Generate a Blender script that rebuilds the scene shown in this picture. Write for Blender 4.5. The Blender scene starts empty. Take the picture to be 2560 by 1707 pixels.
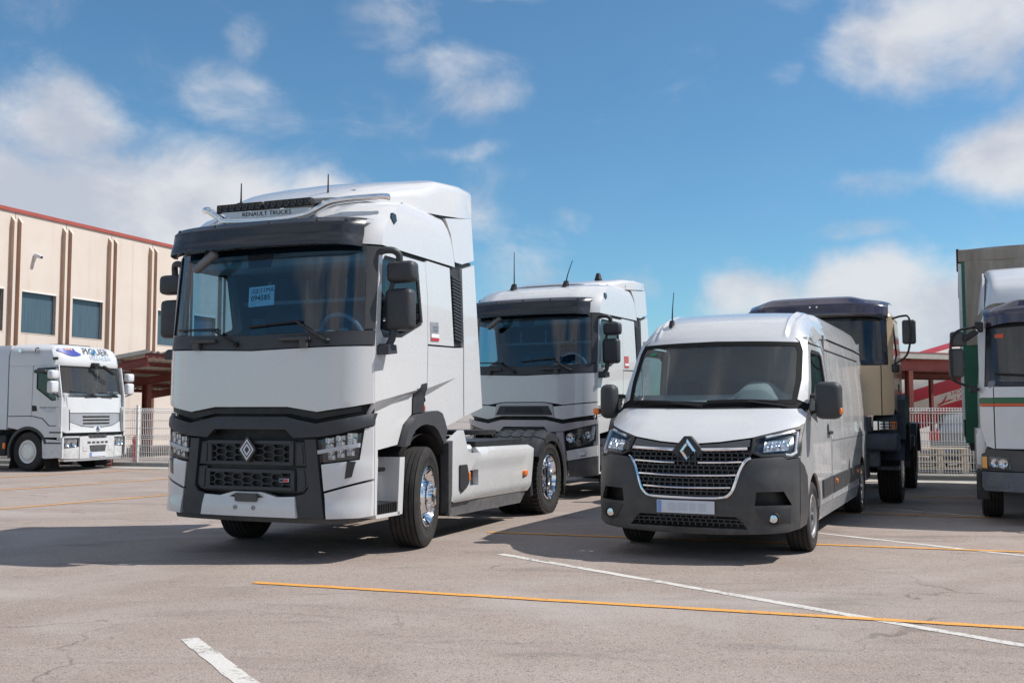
import bpy, bmesh, math, random
from math import radians, sin, cos, pi, atan2, sqrt
from mathutils import Vector, Matrix
from mathutils.geometry import delaunay_2d_cdt

S = bpy.context.scene
COL = S.collection
random.seed(7)

# ------------------------------------------------------------------ camera
cd = bpy.data.cameras.new("camera")
cam = bpy.data.objects.new("camera", cd)
COL.objects.link(cam)
cd.sensor_fit = 'HORIZONTAL'
cd.sensor_width = 36.0
cd.lens = 35.62
cd.clip_start = 0.1
cd.clip_end = 3000
cam.location = (0, 0, 1.429)
cam.rotation_euler = (radians(90 + 3.908), 0, 0)
S.camera = cam

# ------------------------------------------------------------------ light
SUN_AZ, SUN_EL = 2.0, 50.0         # azimuth counted from +X towards +Y
sl = bpy.data.lights.new("sun", 'SUN')
sl.energy = 4.4
sl.angle = radians(0.53)
sl.color = (1.0, 0.955, 0.89)
so = bpy.data.objects.new("sun", sl)
COL.objects.link(so)
sdir = Vector((cos(radians(SUN_EL)) * cos(radians(SUN_AZ)), cos(radians(SUN_EL)) * sin(radians(SUN_AZ)), sin(radians(SUN_EL))))
so.rotation_euler = sdir.to_track_quat('Z', 'Y').to_euler()
so.location = (30, 0, 40)

S.view_settings.view_transform = 'Standard'
S.view_settings.look = 'None'
S.view_settings.exposure = 0.15
S.view_settings.gamma = 1.0
S.cycles.max_bounces = 10
S.cycles.transparent_max_bounces = 16
S.cycles.caustics_reflective = False
S.cycles.caustics_refractive = False

# ------------------------------------------------------------------ sky
W = bpy.data.worlds.new("World")
S.world = W
W.use_nodes = True
wn, wl = W.node_tree.nodes, W.node_tree.links
wn.clear()

class NB:
    """tiny node expression builder"""
    def __init__(s, tree): s.t = tree
    def _in(s, n, i, v):
        if isinstance(v, (int, float)): n.inputs[i].default_value = v
        elif isinstance(v, (tuple, list)): n.inputs[i].default_value = v
        else: s.t.links.new(v, n.inputs[i])
    def m(s, op, a, b=0.0, c=0.0, clamp=False):
        n = s.t.nodes.new('ShaderNodeMath'); n.operation = op; n.use_clamp = clamp
        s._in(n, 0, a); s._in(n, 1, b)
        if op in ('MULTIPLY_ADD', 'WRAP', 'SMOOTH_MAX', 'SMOOTH_MIN', 'COMPARE'): s._in(n, 2, c)
        return n.outputs[0]
    def ss(s, x, a, b, o0=0.0, o1=1.0):
        n = s.t.nodes.new('ShaderNodeMapRange'); n.interpolation_type = 'SMOOTHSTEP'
        s._in(n, 0, x); s._in(n, 1, a); s._in(n, 2, b); s._in(n, 3, o0); s._in(n, 4, o1)
        return n.outputs[0]
    def lin(s, x, a, b, o0=0.0, o1=1.0):
        n = s.t.nodes.new('ShaderNodeMapRange'); n.clamp = True
        s._in(n, 0, x); s._in(n, 1, a); s._in(n, 2, b); s._in(n, 3, o0); s._in(n, 4, o1)
        return n.outputs[0]
    def noise(s, vec, scale, detail=6, rough=0.55, dist=0.0, lac=2.0):
        n = s.t.nodes.new('ShaderNodeTexNoise')
        if vec is not None: s.t.links.new(vec, n.inputs['Vector'])
        n.inputs['Scale'].default_value = scale; n.inputs['Detail'].default_value = detail
        n.inputs['Roughness'].default_value = rough; n.inputs['Distortion'].default_value = dist
        n.inputs['Lacunarity'].default_value = lac
        return n.outputs[0]
    def mapping(s, vec, loc=(0, 0, 0), rot=(0, 0, 0), sc=(1, 1, 1)):
        n = s.t.nodes.new('ShaderNodeMapping'); s.t.links.new(vec, n.inputs[0])
        n.inputs[1].default_value = loc; n.inputs[2].default_value = rot; n.inputs[3].default_value = sc
        return n.outputs[0]
    def mix(s, f, a, b, blend='MIX'):
        n = s.t.nodes.new('ShaderNodeMix'); n.data_type = 'RGBA'; n.blend_type = blend
        s._in(n, 0, f)
        for i, v in ((6, a), (7, b)):
            if isinstance(v, (tuple, list)): n.inputs[i].default_value = (*v[:3], 1)
            else: s.t.links.new(v, n.inputs[i])
        return n.outputs[2]
    def xyz(s, v):
        n = s.t.nodes.new('ShaderNodeSeparateXYZ'); s.t.links.new(v, n.inputs[0]); return n.outputs
    def comb(s, x, y, z):
        n = s.t.nodes.new('ShaderNodeCombineXYZ'); s._in(n, 0, x); s._in(n, 1, y); s._in(n, 2, z); return n.outputs[0]

nb = NB(W.node_tree)
tc = wn.new('ShaderNodeTexCoord')
dirv = tc.outputs['Generated']
sx, sy, sz = nb.xyz(dirv)
sky = wn.new('ShaderNodeTexSky')
sky.sky_type = 'NISHITA'
sky.sun_disc = False
sky.sun_elevation = radians(SUN_EL)
sky.sun_rotation = radians(90 - SUN_AZ)
sky.altitude = 300
sky.air_density = 1.0
sky.dust_density = 0.4
sky.ozone_density = 2.2
az = nb.m('ARCTAN2', sx, sy)
el = nb.m('ARCSINE', sz)
# broken cumulus over the whole sky, denser in banks (azimuth, elevation, half sizes, weight)
banks = [(-0.44, 0.17, 0.16, 0.095, 1.05), (-0.30, 0.175, 0.14, 0.080, 1.02), (-0.19, 0.185, 0.065, 0.055, 1.00), (-0.43, 0.255, 0.075, 0.045, 0.86), (-0.53, 0.25, 0.07, 0.06, 0.90),
         (-0.27, 0.30, 0.06, 0.035, 0.40), (-0.255, 0.35, 0.03, 0.025, 0.34), (-0.13, 0.365, 0.05, 0.03, 0.30), (-0.07, 0.335, 0.06, 0.022, 0.34), (-0.03, 0.305, 0.05, 0.022, 0.38),
         (-0.05, 0.255, 0.04, 0.010, 0.28), (0.0, 0.13, 0.05, 0.06, 0.38), (-0.03, 0.18, 0.04, 0.03, 0.34),
         (0.41, 0.335, 0.10, 0.055, 0.92), (0.48, 0.385, 0.12, 0.06, 0.96), (0.47, 0.23, 0.075, 0.045, 0.86), (0.36, 0.215, 0.06, 0.015, 0.34), (0.29, 0.385, 0.06, 0.022, 0.40), (0.265, 0.32, 0.03, 0.015, 0.28),
         (0.225, 0.115, 0.06, 0.035, 0.92), (0.33, 0.11, 0.09, 0.042, 1.02), (0.41, 0.080, 0.09, 0.055, 1.00), (0.24, 0.06, 0.12, 0.035, 0.86), (0.115, 0.13, 0.03, 0.02, 0.38), (0.32, 0.17, 0.05, 0.012, 0.32), (0.06, 0.19, 0.03, 0.012, 0.28),
         (-0.36, 0.40, 0.08, 0.012, 0.36), (-0.02, 0.405, 0.05, 0.014, 0.46), (-0.17, 0.40, 0.07, 0.012, 0.38), (-0.26, 0.40, 0.03, 0.012, 0.30)]
# slow warp so that the banks have ragged outlines
w1 = nb.noise(dirv, 6.0, 5, 0.6)
w2 = nb.noise(nb.mapping(dirv, (3.1, 7.7, 1.3)), 6.0, 5, 0.6)
azw = nb.m('MULTIPLY_ADD', nb.m('SUBTRACT', w1, 0.5), 0.09, az)
elw = nb.m('MULTIPLY_ADD', nb.m('SUBTRACT', w2, 0.5), 0.07, el)
mask = 0.0
for (a, e, ra, re, wgt) in banks:
    da = nb.m('DIVIDE', nb.m('SUBTRACT', azw, a), ra)
    de = nb.m('DIVIDE', nb.m('SUBTRACT', elw, e), re)
    r = nb.m('SQRT', nb.m('ADD', nb.m('MULTIPLY', da, da), nb.m('MULTIPLY', de, de)))
    b = nb.ss(r, 1.45, 0.25, 0.0, wgt)
    mask = b if mask == 0.0 else nb.m('MAXIMUM', mask, b)
# the rest of the sky, away from the view: broken cloud, cover raised for whiter fill light
far = nb.ss(nb.m('ABSOLUTE', az), 0.56, 0.9)
hi = nb.ss(el, 0.45, 0.7)
oth = nb.m('MAXIMUM', far, hi)
gen = nb.ss(nb.noise(nb.mapping(dirv, (0.4, 0.2, 0.0), (0, 0, 0), (1, 1, 1.8)), 2.6, 3, 0.5), 0.40, 0.62, 0.0, 0.95)
mask = nb.m('MAXIMUM', mask, nb.m('MULTIPLY', oth, gen))
fine = nb.noise(nb.mapping(dirv, (0.6, 0.1, 0.3), (0, 0, 0), (1, 1, 1.5)), 9.0, 10, 0.60, 0.35)
dens = nb.m('ADD', mask, nb.m('MULTIPLY', nb.m('SUBTRACT', fine, 0.5), 1.5))
cov = nb.m('ADD', nb.m('MULTIPLY', nb.ss(dens, 0.06, 0.92), 0.96), 0.025)
cov = nb.m('MULTIPLY', cov, 0.93)
lump = nb.noise(nb.mapping(dirv, (0.1, 0.5, -0.35), (0, 0, 0), (1, 1, 1.5)), 9.0, 6, 0.55, 0.1)
lit = nb.ss(lump, 0.36, 0.64)
ccol = nb.mix(lit, (4.5, 4.7, 5.3), (6.3, 6.35, 6.55))
skyc = nb.mix(1.0, sky.outputs[0], (0.545, 0.875, 0.985), 'MULTIPLY')
fin = nb.mix(cov, skyc, ccol)
bg = wn.new('ShaderNodeBackground')
bg.inputs[1].default_value = 0.112
wl.new(fin, bg.inputs[0])
wo = wn.new('ShaderNodeOutputWorld')
wl.new(bg.outputs[0], wo.inputs[0])

# ------------------------------------------------------------------ materials
MATS = {}
def new_mat(name):
    m = bpy.data.materials.new(name); m.use_nodes = True
    MATS[name] = m
    nt = m.node_tree
    return m, nt, nt.nodes['Principled BSDF'], NB(nt)
def pm(name, col, rough=0.5, metal=0.0, coat=0.0, spec=0.5, bump=0.0, bscale=200.0, var=0.0, vscale=3.0, grime=0.0):
    m, nt, p, n = new_mat(name)
    p.inputs['Base Color'].default_value = (*col, 1)
    p.inputs['Roughness'].default_value = rough
    p.inputs['Metallic'].default_value = metal
    p.inputs['Coat Weight'].default_value = coat
    p.inputs['Coat Roughness'].default_value = 0.04
    p.inputs['Specular IOR Level'].default_value = spec
    t = nt.nodes.new('ShaderNodeTexCoord').outputs['Object']
    if var > 0 or grime > 0:
        f = n.noise(t, vscale, 5, 0.6)
        c = n.mix(n.lin(f, 0.3, 0.7), tuple(x * (1 - var) for x in col), tuple(min(1, x * (1 + var)) for x in col))
        if grime > 0:
            z = n.xyz(t)[2]
            g = n.m('MULTIPLY', n.lin(z, 1.1, 0.25, 0, 1), n.ss(n.noise(t, 9, 6, 0.65), 0.35, 0.75))
            c = n.mix(n.m('MULTIPLY', g, grime), c, (0.26, 0.23, 0.19))
        nt.links.new(c, p.inputs['Base Color'])
        rr = n.lin(n.noise(t, vscale * 2.3, 4, 0.6), 0.3, 0.7, max(0.02, rough * 0.8), min(1, rough * 1.25))
        nt.links.new(rr, p.inputs['Roughness'])
    if bump > 0:
        b = nt.nodes.new('ShaderNodeBump'); b.inputs['Strength'].default_value = bump; b.inputs['Distance'].default_value = 0.004
        nt.links.new(n.noise(t, bscale, 3, 0.6), b.inputs['Height']); nt.links.new(b.outputs[0], p.inputs['Normal'])
    return m
def em(name, col, strength=1.0):
    m, nt, p, n = new_mat(name)
    return m
def glass(name, tint, rough=0.0, refl=1.0, film=0.0):
    m, nt, p, n = new_mat(name)
    nt.nodes.remove(p)
    out = nt.nodes['Material Output']
    tr = nt.nodes.new('ShaderNodeBsdfTransparent'); tr.inputs[0].default_value = (*tint, 1)
    gl = nt.nodes.new('ShaderNodeBsdfGlossy'); gl.inputs['Roughness'].default_value = rough; gl.inputs[0].default_value = (refl, refl, refl, 1)
    ge = nt.nodes.new('ShaderNodeNewGeometry')
    dt = nt.nodes.new('ShaderNodeVectorMath'); dt.operation = 'DOT_PRODUCT'
    nt.links.new(ge.outputs['Normal'], dt.inputs[0]); nt.links.new(ge.outputs['Incoming'], dt.inputs[1])
    fz = n.m('MULTIPLY_ADD', n.m('POWER', n.m('SUBTRACT', 1.0, n.m('ABSOLUTE', dt.outputs['Value'])), 5.0), 0.93, 0.07)
    mx = nt.nodes.new('ShaderNodeMixShader')
    nt.links.new(fz, mx.inputs[0]); nt.links.new(tr.outputs[0], mx.inputs[1]); nt.links.new(gl.outputs[0], mx.inputs[2])
    if film > 0:
        t = nt.nodes.new('ShaderNodeTexCoord').outputs['Object']
        df = nt.nodes.new('ShaderNodeBsdfDiffuse'); df.inputs[0].default_value = (0.42, 0.42, 0.40, 1)
        f = n.m('MULTIPLY', n.ss(n.noise(t, 1.2, 4, 0.5), 0.2, 0.8, 0.6, 1.0), film)  # pale diffuse film mixed over the glass, lightens it
        m2 = nt.nodes.new('ShaderNodeMixShader')
        nt.links.new(f, m2.inputs[0]); nt.links.new(mx.outputs[0], m2.inputs[1]); nt.links.new(df.outputs[0], m2.inputs[2])
        mx = m2
    nt.links.new(mx.outputs[0], out.inputs[0])
    return m

pm('white', (0.645, 0.643, 0.648), 0.27, 0, 0.9, var=0.015, vscale=2, grime=0.10)
pm('van_white', (0.60, 0.60, 0.612), 0.28, 0, 0.8, var=0.02, vscale=2, grime=0.14)
pm('old_white', (0.62, 0.63, 0.645), 0.38, 0, 0.5, var=0.03, vscale=2, grime=0.5)
pm('plastic', (0.040, 0.042, 0.047), 0.48, spec=0.45, bump=0.12, bscale=420, var=0.10, vscale=4)
pm('plastic_light', (0.062, 0.063, 0.068), 0.52, spec=0.45, bump=0.12, bscale=420, var=0.12, vscale=4, grime=0.3)
pm('bumper_worn', (0.050, 0.050, 0.052), 0.46, spec=0.5, bump=0.12, bscale=380, var=0.12, vscale=3, grime=0.16)
pm('black', (0.012, 0.012, 0.013), 0.5, var=0.1)
pm('gloss_black', (0.014, 0.015, 0.02), 0.14, coat=0.5)
pm('visor_dark', (0.016, 0.017, 0.022), 0.30, coat=0.30, var=0.15, vscale=8)
pm('rubber', (0.034, 0.032, 0.031), 0.85, spec=0.3, bump=0.25, bscale=120, var=0.22, vscale=7)
pm('rubber_side', (0.040, 0.039, 0.039), 0.7, spec=0.3, var=0.2, vscale=5)
pm('chrome', (0.86, 0.86, 0.87), 0.07, 1.0)
pm('alloy', (0.62, 0.62, 0.63), 0.24, 0.9, var=0.12, vscale=12)
pm('steel_grey', (0.30, 0.30, 0.31), 0.45, 0.6, var=0.2, vscale=10)
pm('hubcap', (0.16, 0.165, 0.17), 0.45, 0.3, var=0.2, vscale=10)
pm('chassis', (0.022, 0.022, 0.024), 0.6, var=0.3, vscale=6)
pm('mauve', (0.43, 0.385, 0.41), 0.34, 0.25, coat=0.6, var=0.05)
pm('silver_grey', (0.40, 0.41, 0.44), 0.35, 0.3, coat=0.5, var=0.04)
pm('fender', (0.030, 0.031, 0.034), 0.38, spec=0.5, var=0.2, vscale=5)
pm('interior', (0.20, 0.215, 0.235), 0.8, var=0.15)
pm('interior_dark', (0.05, 0.053, 0.06), 0.75, var=0.15)
pm('interior_light', (0.42, 0.435, 0.45), 0.8, var=0.08)
pm('seat', (0.085, 0.09, 0.10), 0.9, bump=0.2, bscale=90, var=0.15)
pm('curtain', (0.13, 0.16, 0.22), 0.9, var=0.1)
pm('orange', (0.85, 0.20, 0.02), 0.25, coat=0.5)
pm('red', (0.55, 0.03, 0.03), 0.3, coat=0.5)
pm('paper', (0.80, 0.82, 0.82), 0.7)
pm('ink', (0.02, 0.02, 0.025), 0.7)
pm('grey_print', (0.56, 0.60, 0.64), 0.7)
pm('seal', (0.010, 0.010, 0.011), 0.75, spec=0.15)
pm('tan', (0.50, 0.375, 0.235), 0.36, coat=0.5, var=0.05, vscale=2, grime=0.5)
pm('navy', (0.018, 0.028, 0.048), 0.5, var=0.25, vscale=5, grime=0.35)
pm('faded_blue', (0.085, 0.10, 0.125), 0.6, var=0.2, vscale=6, grime=0.3)
pm('purple', (0.040, 0.030, 0.052), 0.18, coat=1.0, var=0.35, vscale=4)
pm('green_strip', (0.03, 0.13, 0.06), 0.4)
pm('orange_strip', (0.65, 0.10, 0.03), 0.4)
pm('tarp_green', (0.010, 0.115, 0.062), 0.5, var=0.18, vscale=2, bump=0.15, bscale=12)
pm('aluminium', (0.55, 0.55, 0.56), 0.4, 0.7, var=0.1)
pm('plate_white', (0.62, 0.65, 0.71), 0.5)
pm('plate_blue', (0.18, 0.33, 0.66), 0.5)
pm('plate_smudge', (0.53, 0.56, 0.625), 0.5)
pm('reflector', (0.75, 0.77, 0.80), 0.12, 1.0)
pm('lamp_dark', (0.05, 0.052, 0.058), 0.2, 0.5)
pm('drl', (0.46, 0.48, 0.52), 0.22, coat=0.4)
pm('logo_blue', (0.03, 0.05, 0.32), 0.4)
pm('logo_cyan', (0.02, 0.30, 0.62), 0.4)
pm('logo_orange', (0.80, 0.42, 0.12), 0.4)
pm('logo_ink', (0.03, 0.04, 0.07), 0.4)
pm('logo_pale', (0.40, 0.50, 0.60), 0.4)
pm('steel_red', (0.185, 0.040, 0.030), 0.6, var=0.2, vscale=4)
pm('trim_red', (0.36, 0.075, 0.058), 0.6, var=0.12, vscale=2)
pm('galv', (0.74, 0.74, 0.73), 0.55, 0.0, var=0.08)
pm('wood', (0.52, 0.43, 0.32), 0.8, var=0.2, vscale=6)
pm('silo_red', (0.42, 0.022, 0.035), 0.5, var=0.15, vscale=1.5)
pm('silo_white', (0.60, 0.55, 0.48), 0.55, var=0.14, vscale=1.5)
pm('car_silver', (0.24, 0.26, 0.29), 0.3, 0.5, coat=0.8)
pm('green_sticker', (0.0, 0.22, 0.10), 0.5)
glass('ws_glass', (0.32, 0.58, 0.76), 0.0, 1.0)  # blue of the reflected sky is put into the tint
glass('van_glass', (0.60, 0.70, 0.70), 0.0, 0.9, film=0.13)
glass('side_glass', (0.42, 0.52, 0.58), 0.0, 1.0)
glass('lamp_glass', (0.93, 0.94, 0.95), 0.0, 0.8)
glass('mid_glass', (0.42, 0.52, 0.58), 0.0, 0.9, film=0.10)

# grey dirty front sheet of the box body
m, nt, p, n = new_mat('tarp_grey')
t = nt.nodes.new('ShaderNodeTexCoord').outputs['Object']
f1 = n.noise(n.mapping(t, (0, 0, 0), (0, 0, 0), (1, 3.0, 0.7)), 2.2, 8, 0.65)
f2 = n.noise(n.mapping(t, (3, 0, 0), (0, 0, 0), (1, 6.0, 0.6)), 3.0, 6, 0.7)
c = n.mix(n.lin(f1, 0.3, 0.7), (0.22, 0.185, 0.15), (0.39, 0.345, 0.295))
c = n.mix(n.ss(f2, 0.6, 0.78), c, (0.05, 0.045, 0.04))
nt.links.new(c, p.inputs['Base Color']); p.inputs['Roughness'].default_value = 0.75

# asphalt
m, nt, p, n = new_mat('asphalt')
t = nt.nodes.new('ShaderNodeTexCoord').outputs['Object']
big = n.noise(t, 0.22, 4, 0.55, 0.4)
mid = n.noise(n.mapping(t, (4, 9, 0), (0, 0, 0.4), (1, 1.8, 1)), 0.85, 7, 0.62, 0.5)
sml = n.noise(t, 16, 6, 0.7)
grn = n.noise(t, 75, 4, 0.8)
c = n.mix(n.lin(big, 0.3, 0.7), (0.303, 0.238, 0.205), (0.401, 0.329, 0.29))
c = n.mix(n.ss(mid, 0.40, 0.75, 0, 0.55), c, (0.444, 0.378, 0.342))
c = n.mix(n.ss(n.noise(n.mapping(t, (11, 2, 0), (0, 0, 1.0), (1, 2.4, 1)), 0.6, 8, 0.68, 0.8), 0.52, 0.72, 0, 0.62), c, (0.17, 0.142, 0.134))
c = n.mix(n.lin(sml, 0.30, 0.70, 0.0, 0.30), c, (0.192, 0.156, 0.138))
vo = nt.nodes.new('ShaderNodeTexVoronoi'); vo.inputs['Scale'].default_value = 85
nt.links.new(t, vo.inputs['Vector'])
chip = n.xyz(vo.outputs['Color'])
c = n.mix(n.ss(chip[0], 0.78, 1.0, 0, 0.50), c, (0.42, 0.385, 0.35))
c = n.mix(n.ss(chip[1], 0.80, 1.0, 0, 0.50), c, (0.075, 0.066, 0.060))
pit = n.noise(n.mapping(t, (7, 3, 0)), 9, 8, 0.8)
c = n.mix(n.ss(pit, 0.665, 0.72, 0, 0.85), c, (0.055, 0.048, 0.045))
# oil drips, tyre scuffs and paler worn areas
st1 = n.noise(n.mapping(t, (21, 5, 0), (0, 0, -0.35), (0.35, 2.2, 1)), 0.9, 7, 0.62, 0.6)
c = n.mix(n.ss(st1, 0.57, 0.72, 0, 0.50), c, (0.15, 0.135, 0.125))
st2 = n.noise(n.mapping(t, (2, 31, 0), (0, 0, 0.3), (1, 1.3, 1)), 0.38, 5, 0.5, 0.9)
c = n.mix(n.ss(st2, 0.50, 0.68, 0, 0.45), c, (0.43, 0.385, 0.355))
oil = n.noise(n.mapping(t, (9, 14, 0)), 2.3, 5, 0.55, 0.3)
c = n.mix(n.ss(oil, 0.70, 0.76, 0, 0.55), c, (0.09, 0.08, 0.075))
# a few wandering hair cracks
vc = nt.nodes.new('ShaderNodeTexVoronoi'); vc.feature = 'DISTANCE_TO_EDGE'; vc.inputs['Scale'].default_value = 0.33
wv = nt.nodes.new('ShaderNodeVectorMath'); wv.operation = 'MULTIPLY_ADD'
nz = nt.nodes.new('ShaderNodeTexNoise'); nz.inputs['Scale'].default_value = 1.3; nz.inputs['Detail'].default_value = 6; nt.links.new(t, nz.inputs['Vector'])
nt.links.new(nz.outputs['Color'], wv.inputs[0]); wv.inputs[1].default_value = (1.2, 1.2, 0); nt.links.new(t, wv.inputs[2])
nt.links.new(wv.outputs[0], vc.inputs['Vector'])
ck = n.m('MULTIPLY', n.ss(vc.outputs['Distance'], 0.006, 0.001), n.ss(n.noise(t, 0.5, 3), 0.50, 0.62))
c = n.mix(n.m('MULTIPLY', ck, 0.5), c, (0.05, 0.045, 0.042))
nt.links.new(c, p.inputs['Base Color'])
p.inputs['Roughness'].default_value = 0.86
p.inputs['Specular IOR Level'].default_value = 0.3
b = nt.nodes.new('ShaderNodeBump'); b.inputs['Strength'].default_value = 0.55; b.inputs['Distance'].default_value = 0.012
hh = n.m('ADD', n.m('MULTIPLY', vo.outputs['Distance'], 0.5), n.m('MULTIPLY', grn, 0.7))
nt.links.new(hh, b.inputs['Height']); nt.links.new(b.outputs[0], p.inputs['Normal'])

def paint(name, col, wear0, wear1):
    m, nt, p, n = new_mat(name)
    t = nt.nodes.new('ShaderNodeTexCoord').outputs['Object']
    f = n.noise(t, 14, 9, 0.75)
    g = n.noise(t, 1.4, 5, 0.6)
    w = n.m('ADD', f, n.m('MULTIPLY', n.m('SUBTRACT', g, 0.5), 0.5))
    c = n.mix(n.lin(n.noise(t, 30, 5, 0.7), 0.3, 0.7), tuple(x * 0.86 for x in col), col)
    c = n.mix(n.ss(w, wear0, wear1), c, (0.22, 0.195, 0.175))
    c = n.mix(n.ss(n.noise(n.mapping(t, (5, 5, 0)), 60, 4, 0.8), 0.58, 0.66, 0, 0.7), c, (0.16, 0.14, 0.12))
    nt.links.new(c, p.inputs['Base Color']); p.inputs['Roughness'].default_value = 0.8
    b = nt.nodes.new('ShaderNodeBump'); b.inputs['Strength'].default_value = 0.4; b.inputs['Distance'].default_value = 0.008
    nt.links.new(n.noise(t, 75, 4, 0.8), b.inputs['Height']); nt.links.new(b.outputs[0], p.inputs['Normal'])
    return m
paint('paint_yellow', (0.80, 0.37, 0.07), 0.53, 0.70)
paint('paint_white', (0.66, 0.63, 0.59), 0.50, 0.66)

# precast wall of the warehouse
m, nt, p, n = new_mat('precast')
t = nt.nodes.new('ShaderNodeTexCoord').outputs['Object']
f = n.noise(t, 0.8, 7, 0.6)
st = n.noise(n.mapping(t, (0, 0, 0), (0, 0, 0), (1.2, 1.2, 0.05)), 2.4, 6, 0.6)
c = n.mix(n.lin(f, 0.3, 0.7), (0.61, 0.525, 0.46), (0.66, 0.58, 0.52))
c = n.mix(n.ss(st, 0.54, 0.72, 0, 0.42), c, (0.50, 0.37, 0.28))
nt.links.new(c, p.inputs['Base Color']); p.inputs['Roughness'].default_value = 0.85
b = nt.nodes.new('ShaderNodeBump'); b.inputs['Strength'].default_value = 0.2; b.inputs['Distance'].default_value = 0.01
nt.links.new(n.noise(t, 30, 4, 0.7), b.inputs['Height']); nt.links.new(b.outputs[0], p.inputs['Normal'])
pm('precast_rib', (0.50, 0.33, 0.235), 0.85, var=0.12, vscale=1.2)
pm('precast_reveal', (0.60, 0.50, 0.42), 0.85, var=0.06)
pm('concrete', (0.42, 0.39, 0.35), 0.85, var=0.15, vscale=3, bump=0.2, bscale=40)
# building windows: dusty blue-grey sheet behind glass
m, nt, p, n = new_mat('dusty_pane')
t = nt.nodes.new('ShaderNodeTexCoord').outputs['Object']
st = n.noise(n.mapping(t, (0, 0, 0), (0, 0, 0), (6, 6, 0.25)), 3, 7, 0.65)
c = n.mix(n.lin(st, 0.3, 0.75), (0.045, 0.075, 0.105), (0.085, 0.125, 0.160))
nt.links.new(c, p.inputs['Base Color']); p.inputs['Roughness'].default_value = 0.12
pm('roof_sheet', (0.46, 0.43, 0.38), 0.6, var=0.12, vscale=3)

# ------------------------------------------------------------------ mesh helpers
def link(o, parent=None):
    COL.objects.link(o)
    if parent is not None: o.parent = parent
    return o
def tag(o, label=None, cat=None, group=None, kind=None):
    if label: o['label'] = label
    if cat: o['category'] = cat
    if group: o['group'] = group
    if kind: o['kind'] = kind
    return o
def empty(name, loc, yaw, label, cat, group=None):
    o = bpy.data.objects.new(name, None); link(o)
    o.empty_display_size = 0.2
    o.location = loc; o.rotation_euler = (0, 0, yaw)
    return tag(o, label, cat, group)
def fin(name, bm, mat, parent=None, smooth=38):
    me = bpy.data.meshes.new(name)
    bmesh.ops.recalc_face_normals(bm, faces=bm.faces) if smooth is not None and smooth < 0 else None
    bm.to_mesh(me); bm.free()
    ms = mat if isinstance(mat, (list, tuple)) else [mat]
    for k in ms: me.materials.append(MATS[k])
    if smooth:
        me.polygons.foreach_set('use_smooth', [True] * len(me.polygons))
        me.set_sharp_from_angle(angle=radians(abs(smooth)))
    o = bpy.data.objects.new(name, me)
    return link(o, parent)
def B(): return bmesh.new()
def box(bm, x0, x1, y0, y1, z0, z1, M=None, bev=0.0, mi=0):
    vs = [Vector((x, y, z)) for x in (x0, x1) for y in (y0, y1) for z in (z0, z1)]
    if M: vs = [M @ v for v in vs]
    v = [bm.verts.new(c) for c in vs]
    fs = [bm.faces.new([v[i] for i in f]) for f in ((0, 1, 3, 2), (4, 6, 7, 5), (0, 4, 5, 1), (2, 3, 7, 6), (0, 2, 6, 4), (1, 5, 7, 3))]
    if M and M.determinant() < 0:
        for f in fs: f.normal_flip()
    for f in fs: f.material_index = mi
    if bev > 0:
        es = list({e for f in fs for e in f.edges})
        bmesh.ops.bevel(bm, geom=es, offset=bev, segments=3, profile=0.5, affect='EDGES')
    return bm
def ring(bm, c, u, v, r, n, ru=None):
    return [bm.verts.new(c + u * (r * cos(2 * pi * i / n)) + v * ((ru or r) * sin(2 * pi * i / n))) for i in range(n)]
def frame(d):
    d = Vector(d).normalized()
    a = Vector((0, 0, 1)) if abs(d.z) < 0.9 else Vector((1, 0, 0))
    u = d.cross(a).normalized(); return u, u.cross(d).normalized() * -1, d
def cyl(bm, p0, p1, r0, r1=None, n=16, cap=True):
    p0, p1 = Vector(p0), Vector(p1); r1 = r0 if r1 is None else r1
    u, v, d = frame(p1 - p0); v = d.cross(u)
    a, b = ring(bm, p0, u, v, r0, n), ring(bm, p1, u, v, r1, n)
    for i in range(n):
        j = (i + 1) % n; bm.faces.new((a[i], a[j], b[j], b[i]))
    if cap:
        bm.faces.new(a[::-1]); bm.faces.new(b)
    return bm
def tube(bm, pts, r, n=10, cap=True):
    pts = [Vector(p) for p in pts]
    rs = []
    up = None
    for i, p in enumerate(pts):
        d = (pts[min(i + 1, len(pts) - 1)] - pts[max(i - 1, 0)]).normalized()
        if up is None:
            u, _, _ = frame(d)
        else:
            u = (up - d * up.dot(d)).normalized()
        up = u
        v = d.cross(u)
        rr = r[i] if isinstance(r, (list, tuple)) else r
        rs.append(ring(bm, p, u, v, rr, n))
    for a, b in zip(rs, rs[1:]):
        for i in range(n):
            j = (i + 1) % n; bm.faces.new((a[i], a[j], b[j], b[i]))
    if cap:
        bm.faces.new(rs[0][::-1]); bm.faces.new(rs[-1])
    return bm
def smooth_path(pts, k=6):
    """Catmull-Rom through the points"""
    P = [Vector(p) for p in pts]; out = []
    for i in range(len(P) - 1):
        a, b, c, d = P[max(i - 1, 0)], P[i], P[i + 1], P[min(i + 2, len(P) - 1)]
        for j in range(k):
            t = j / k
            out.append(0.5 * ((2 * b) + (c - a) * t + (2 * a - 5 * b + 4 * c - d) * t * t + (3 * b - a - 3 * c + d) * t ** 3))
    return out + [P[-1]]
def lathe(bm, prof, c, axis, n=40, mi=0, closed=False):
    """prof: (radius, offset along axis)"""
    c = Vector(c); u, _, d = frame(axis); v = d.cross(u)
    rs = [ring(bm, c + d * h, u, v, max(r, 1e-4), n) for r, h in prof]
    for a, b in zip(rs, rs[1:] + ([rs[0]] if closed else [])):
        for i in range(n):
            j = (i + 1) % n; f = bm.faces.new((a[i], a[j], b[j], b[i])); f.material_index = mi
    return rs
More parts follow.
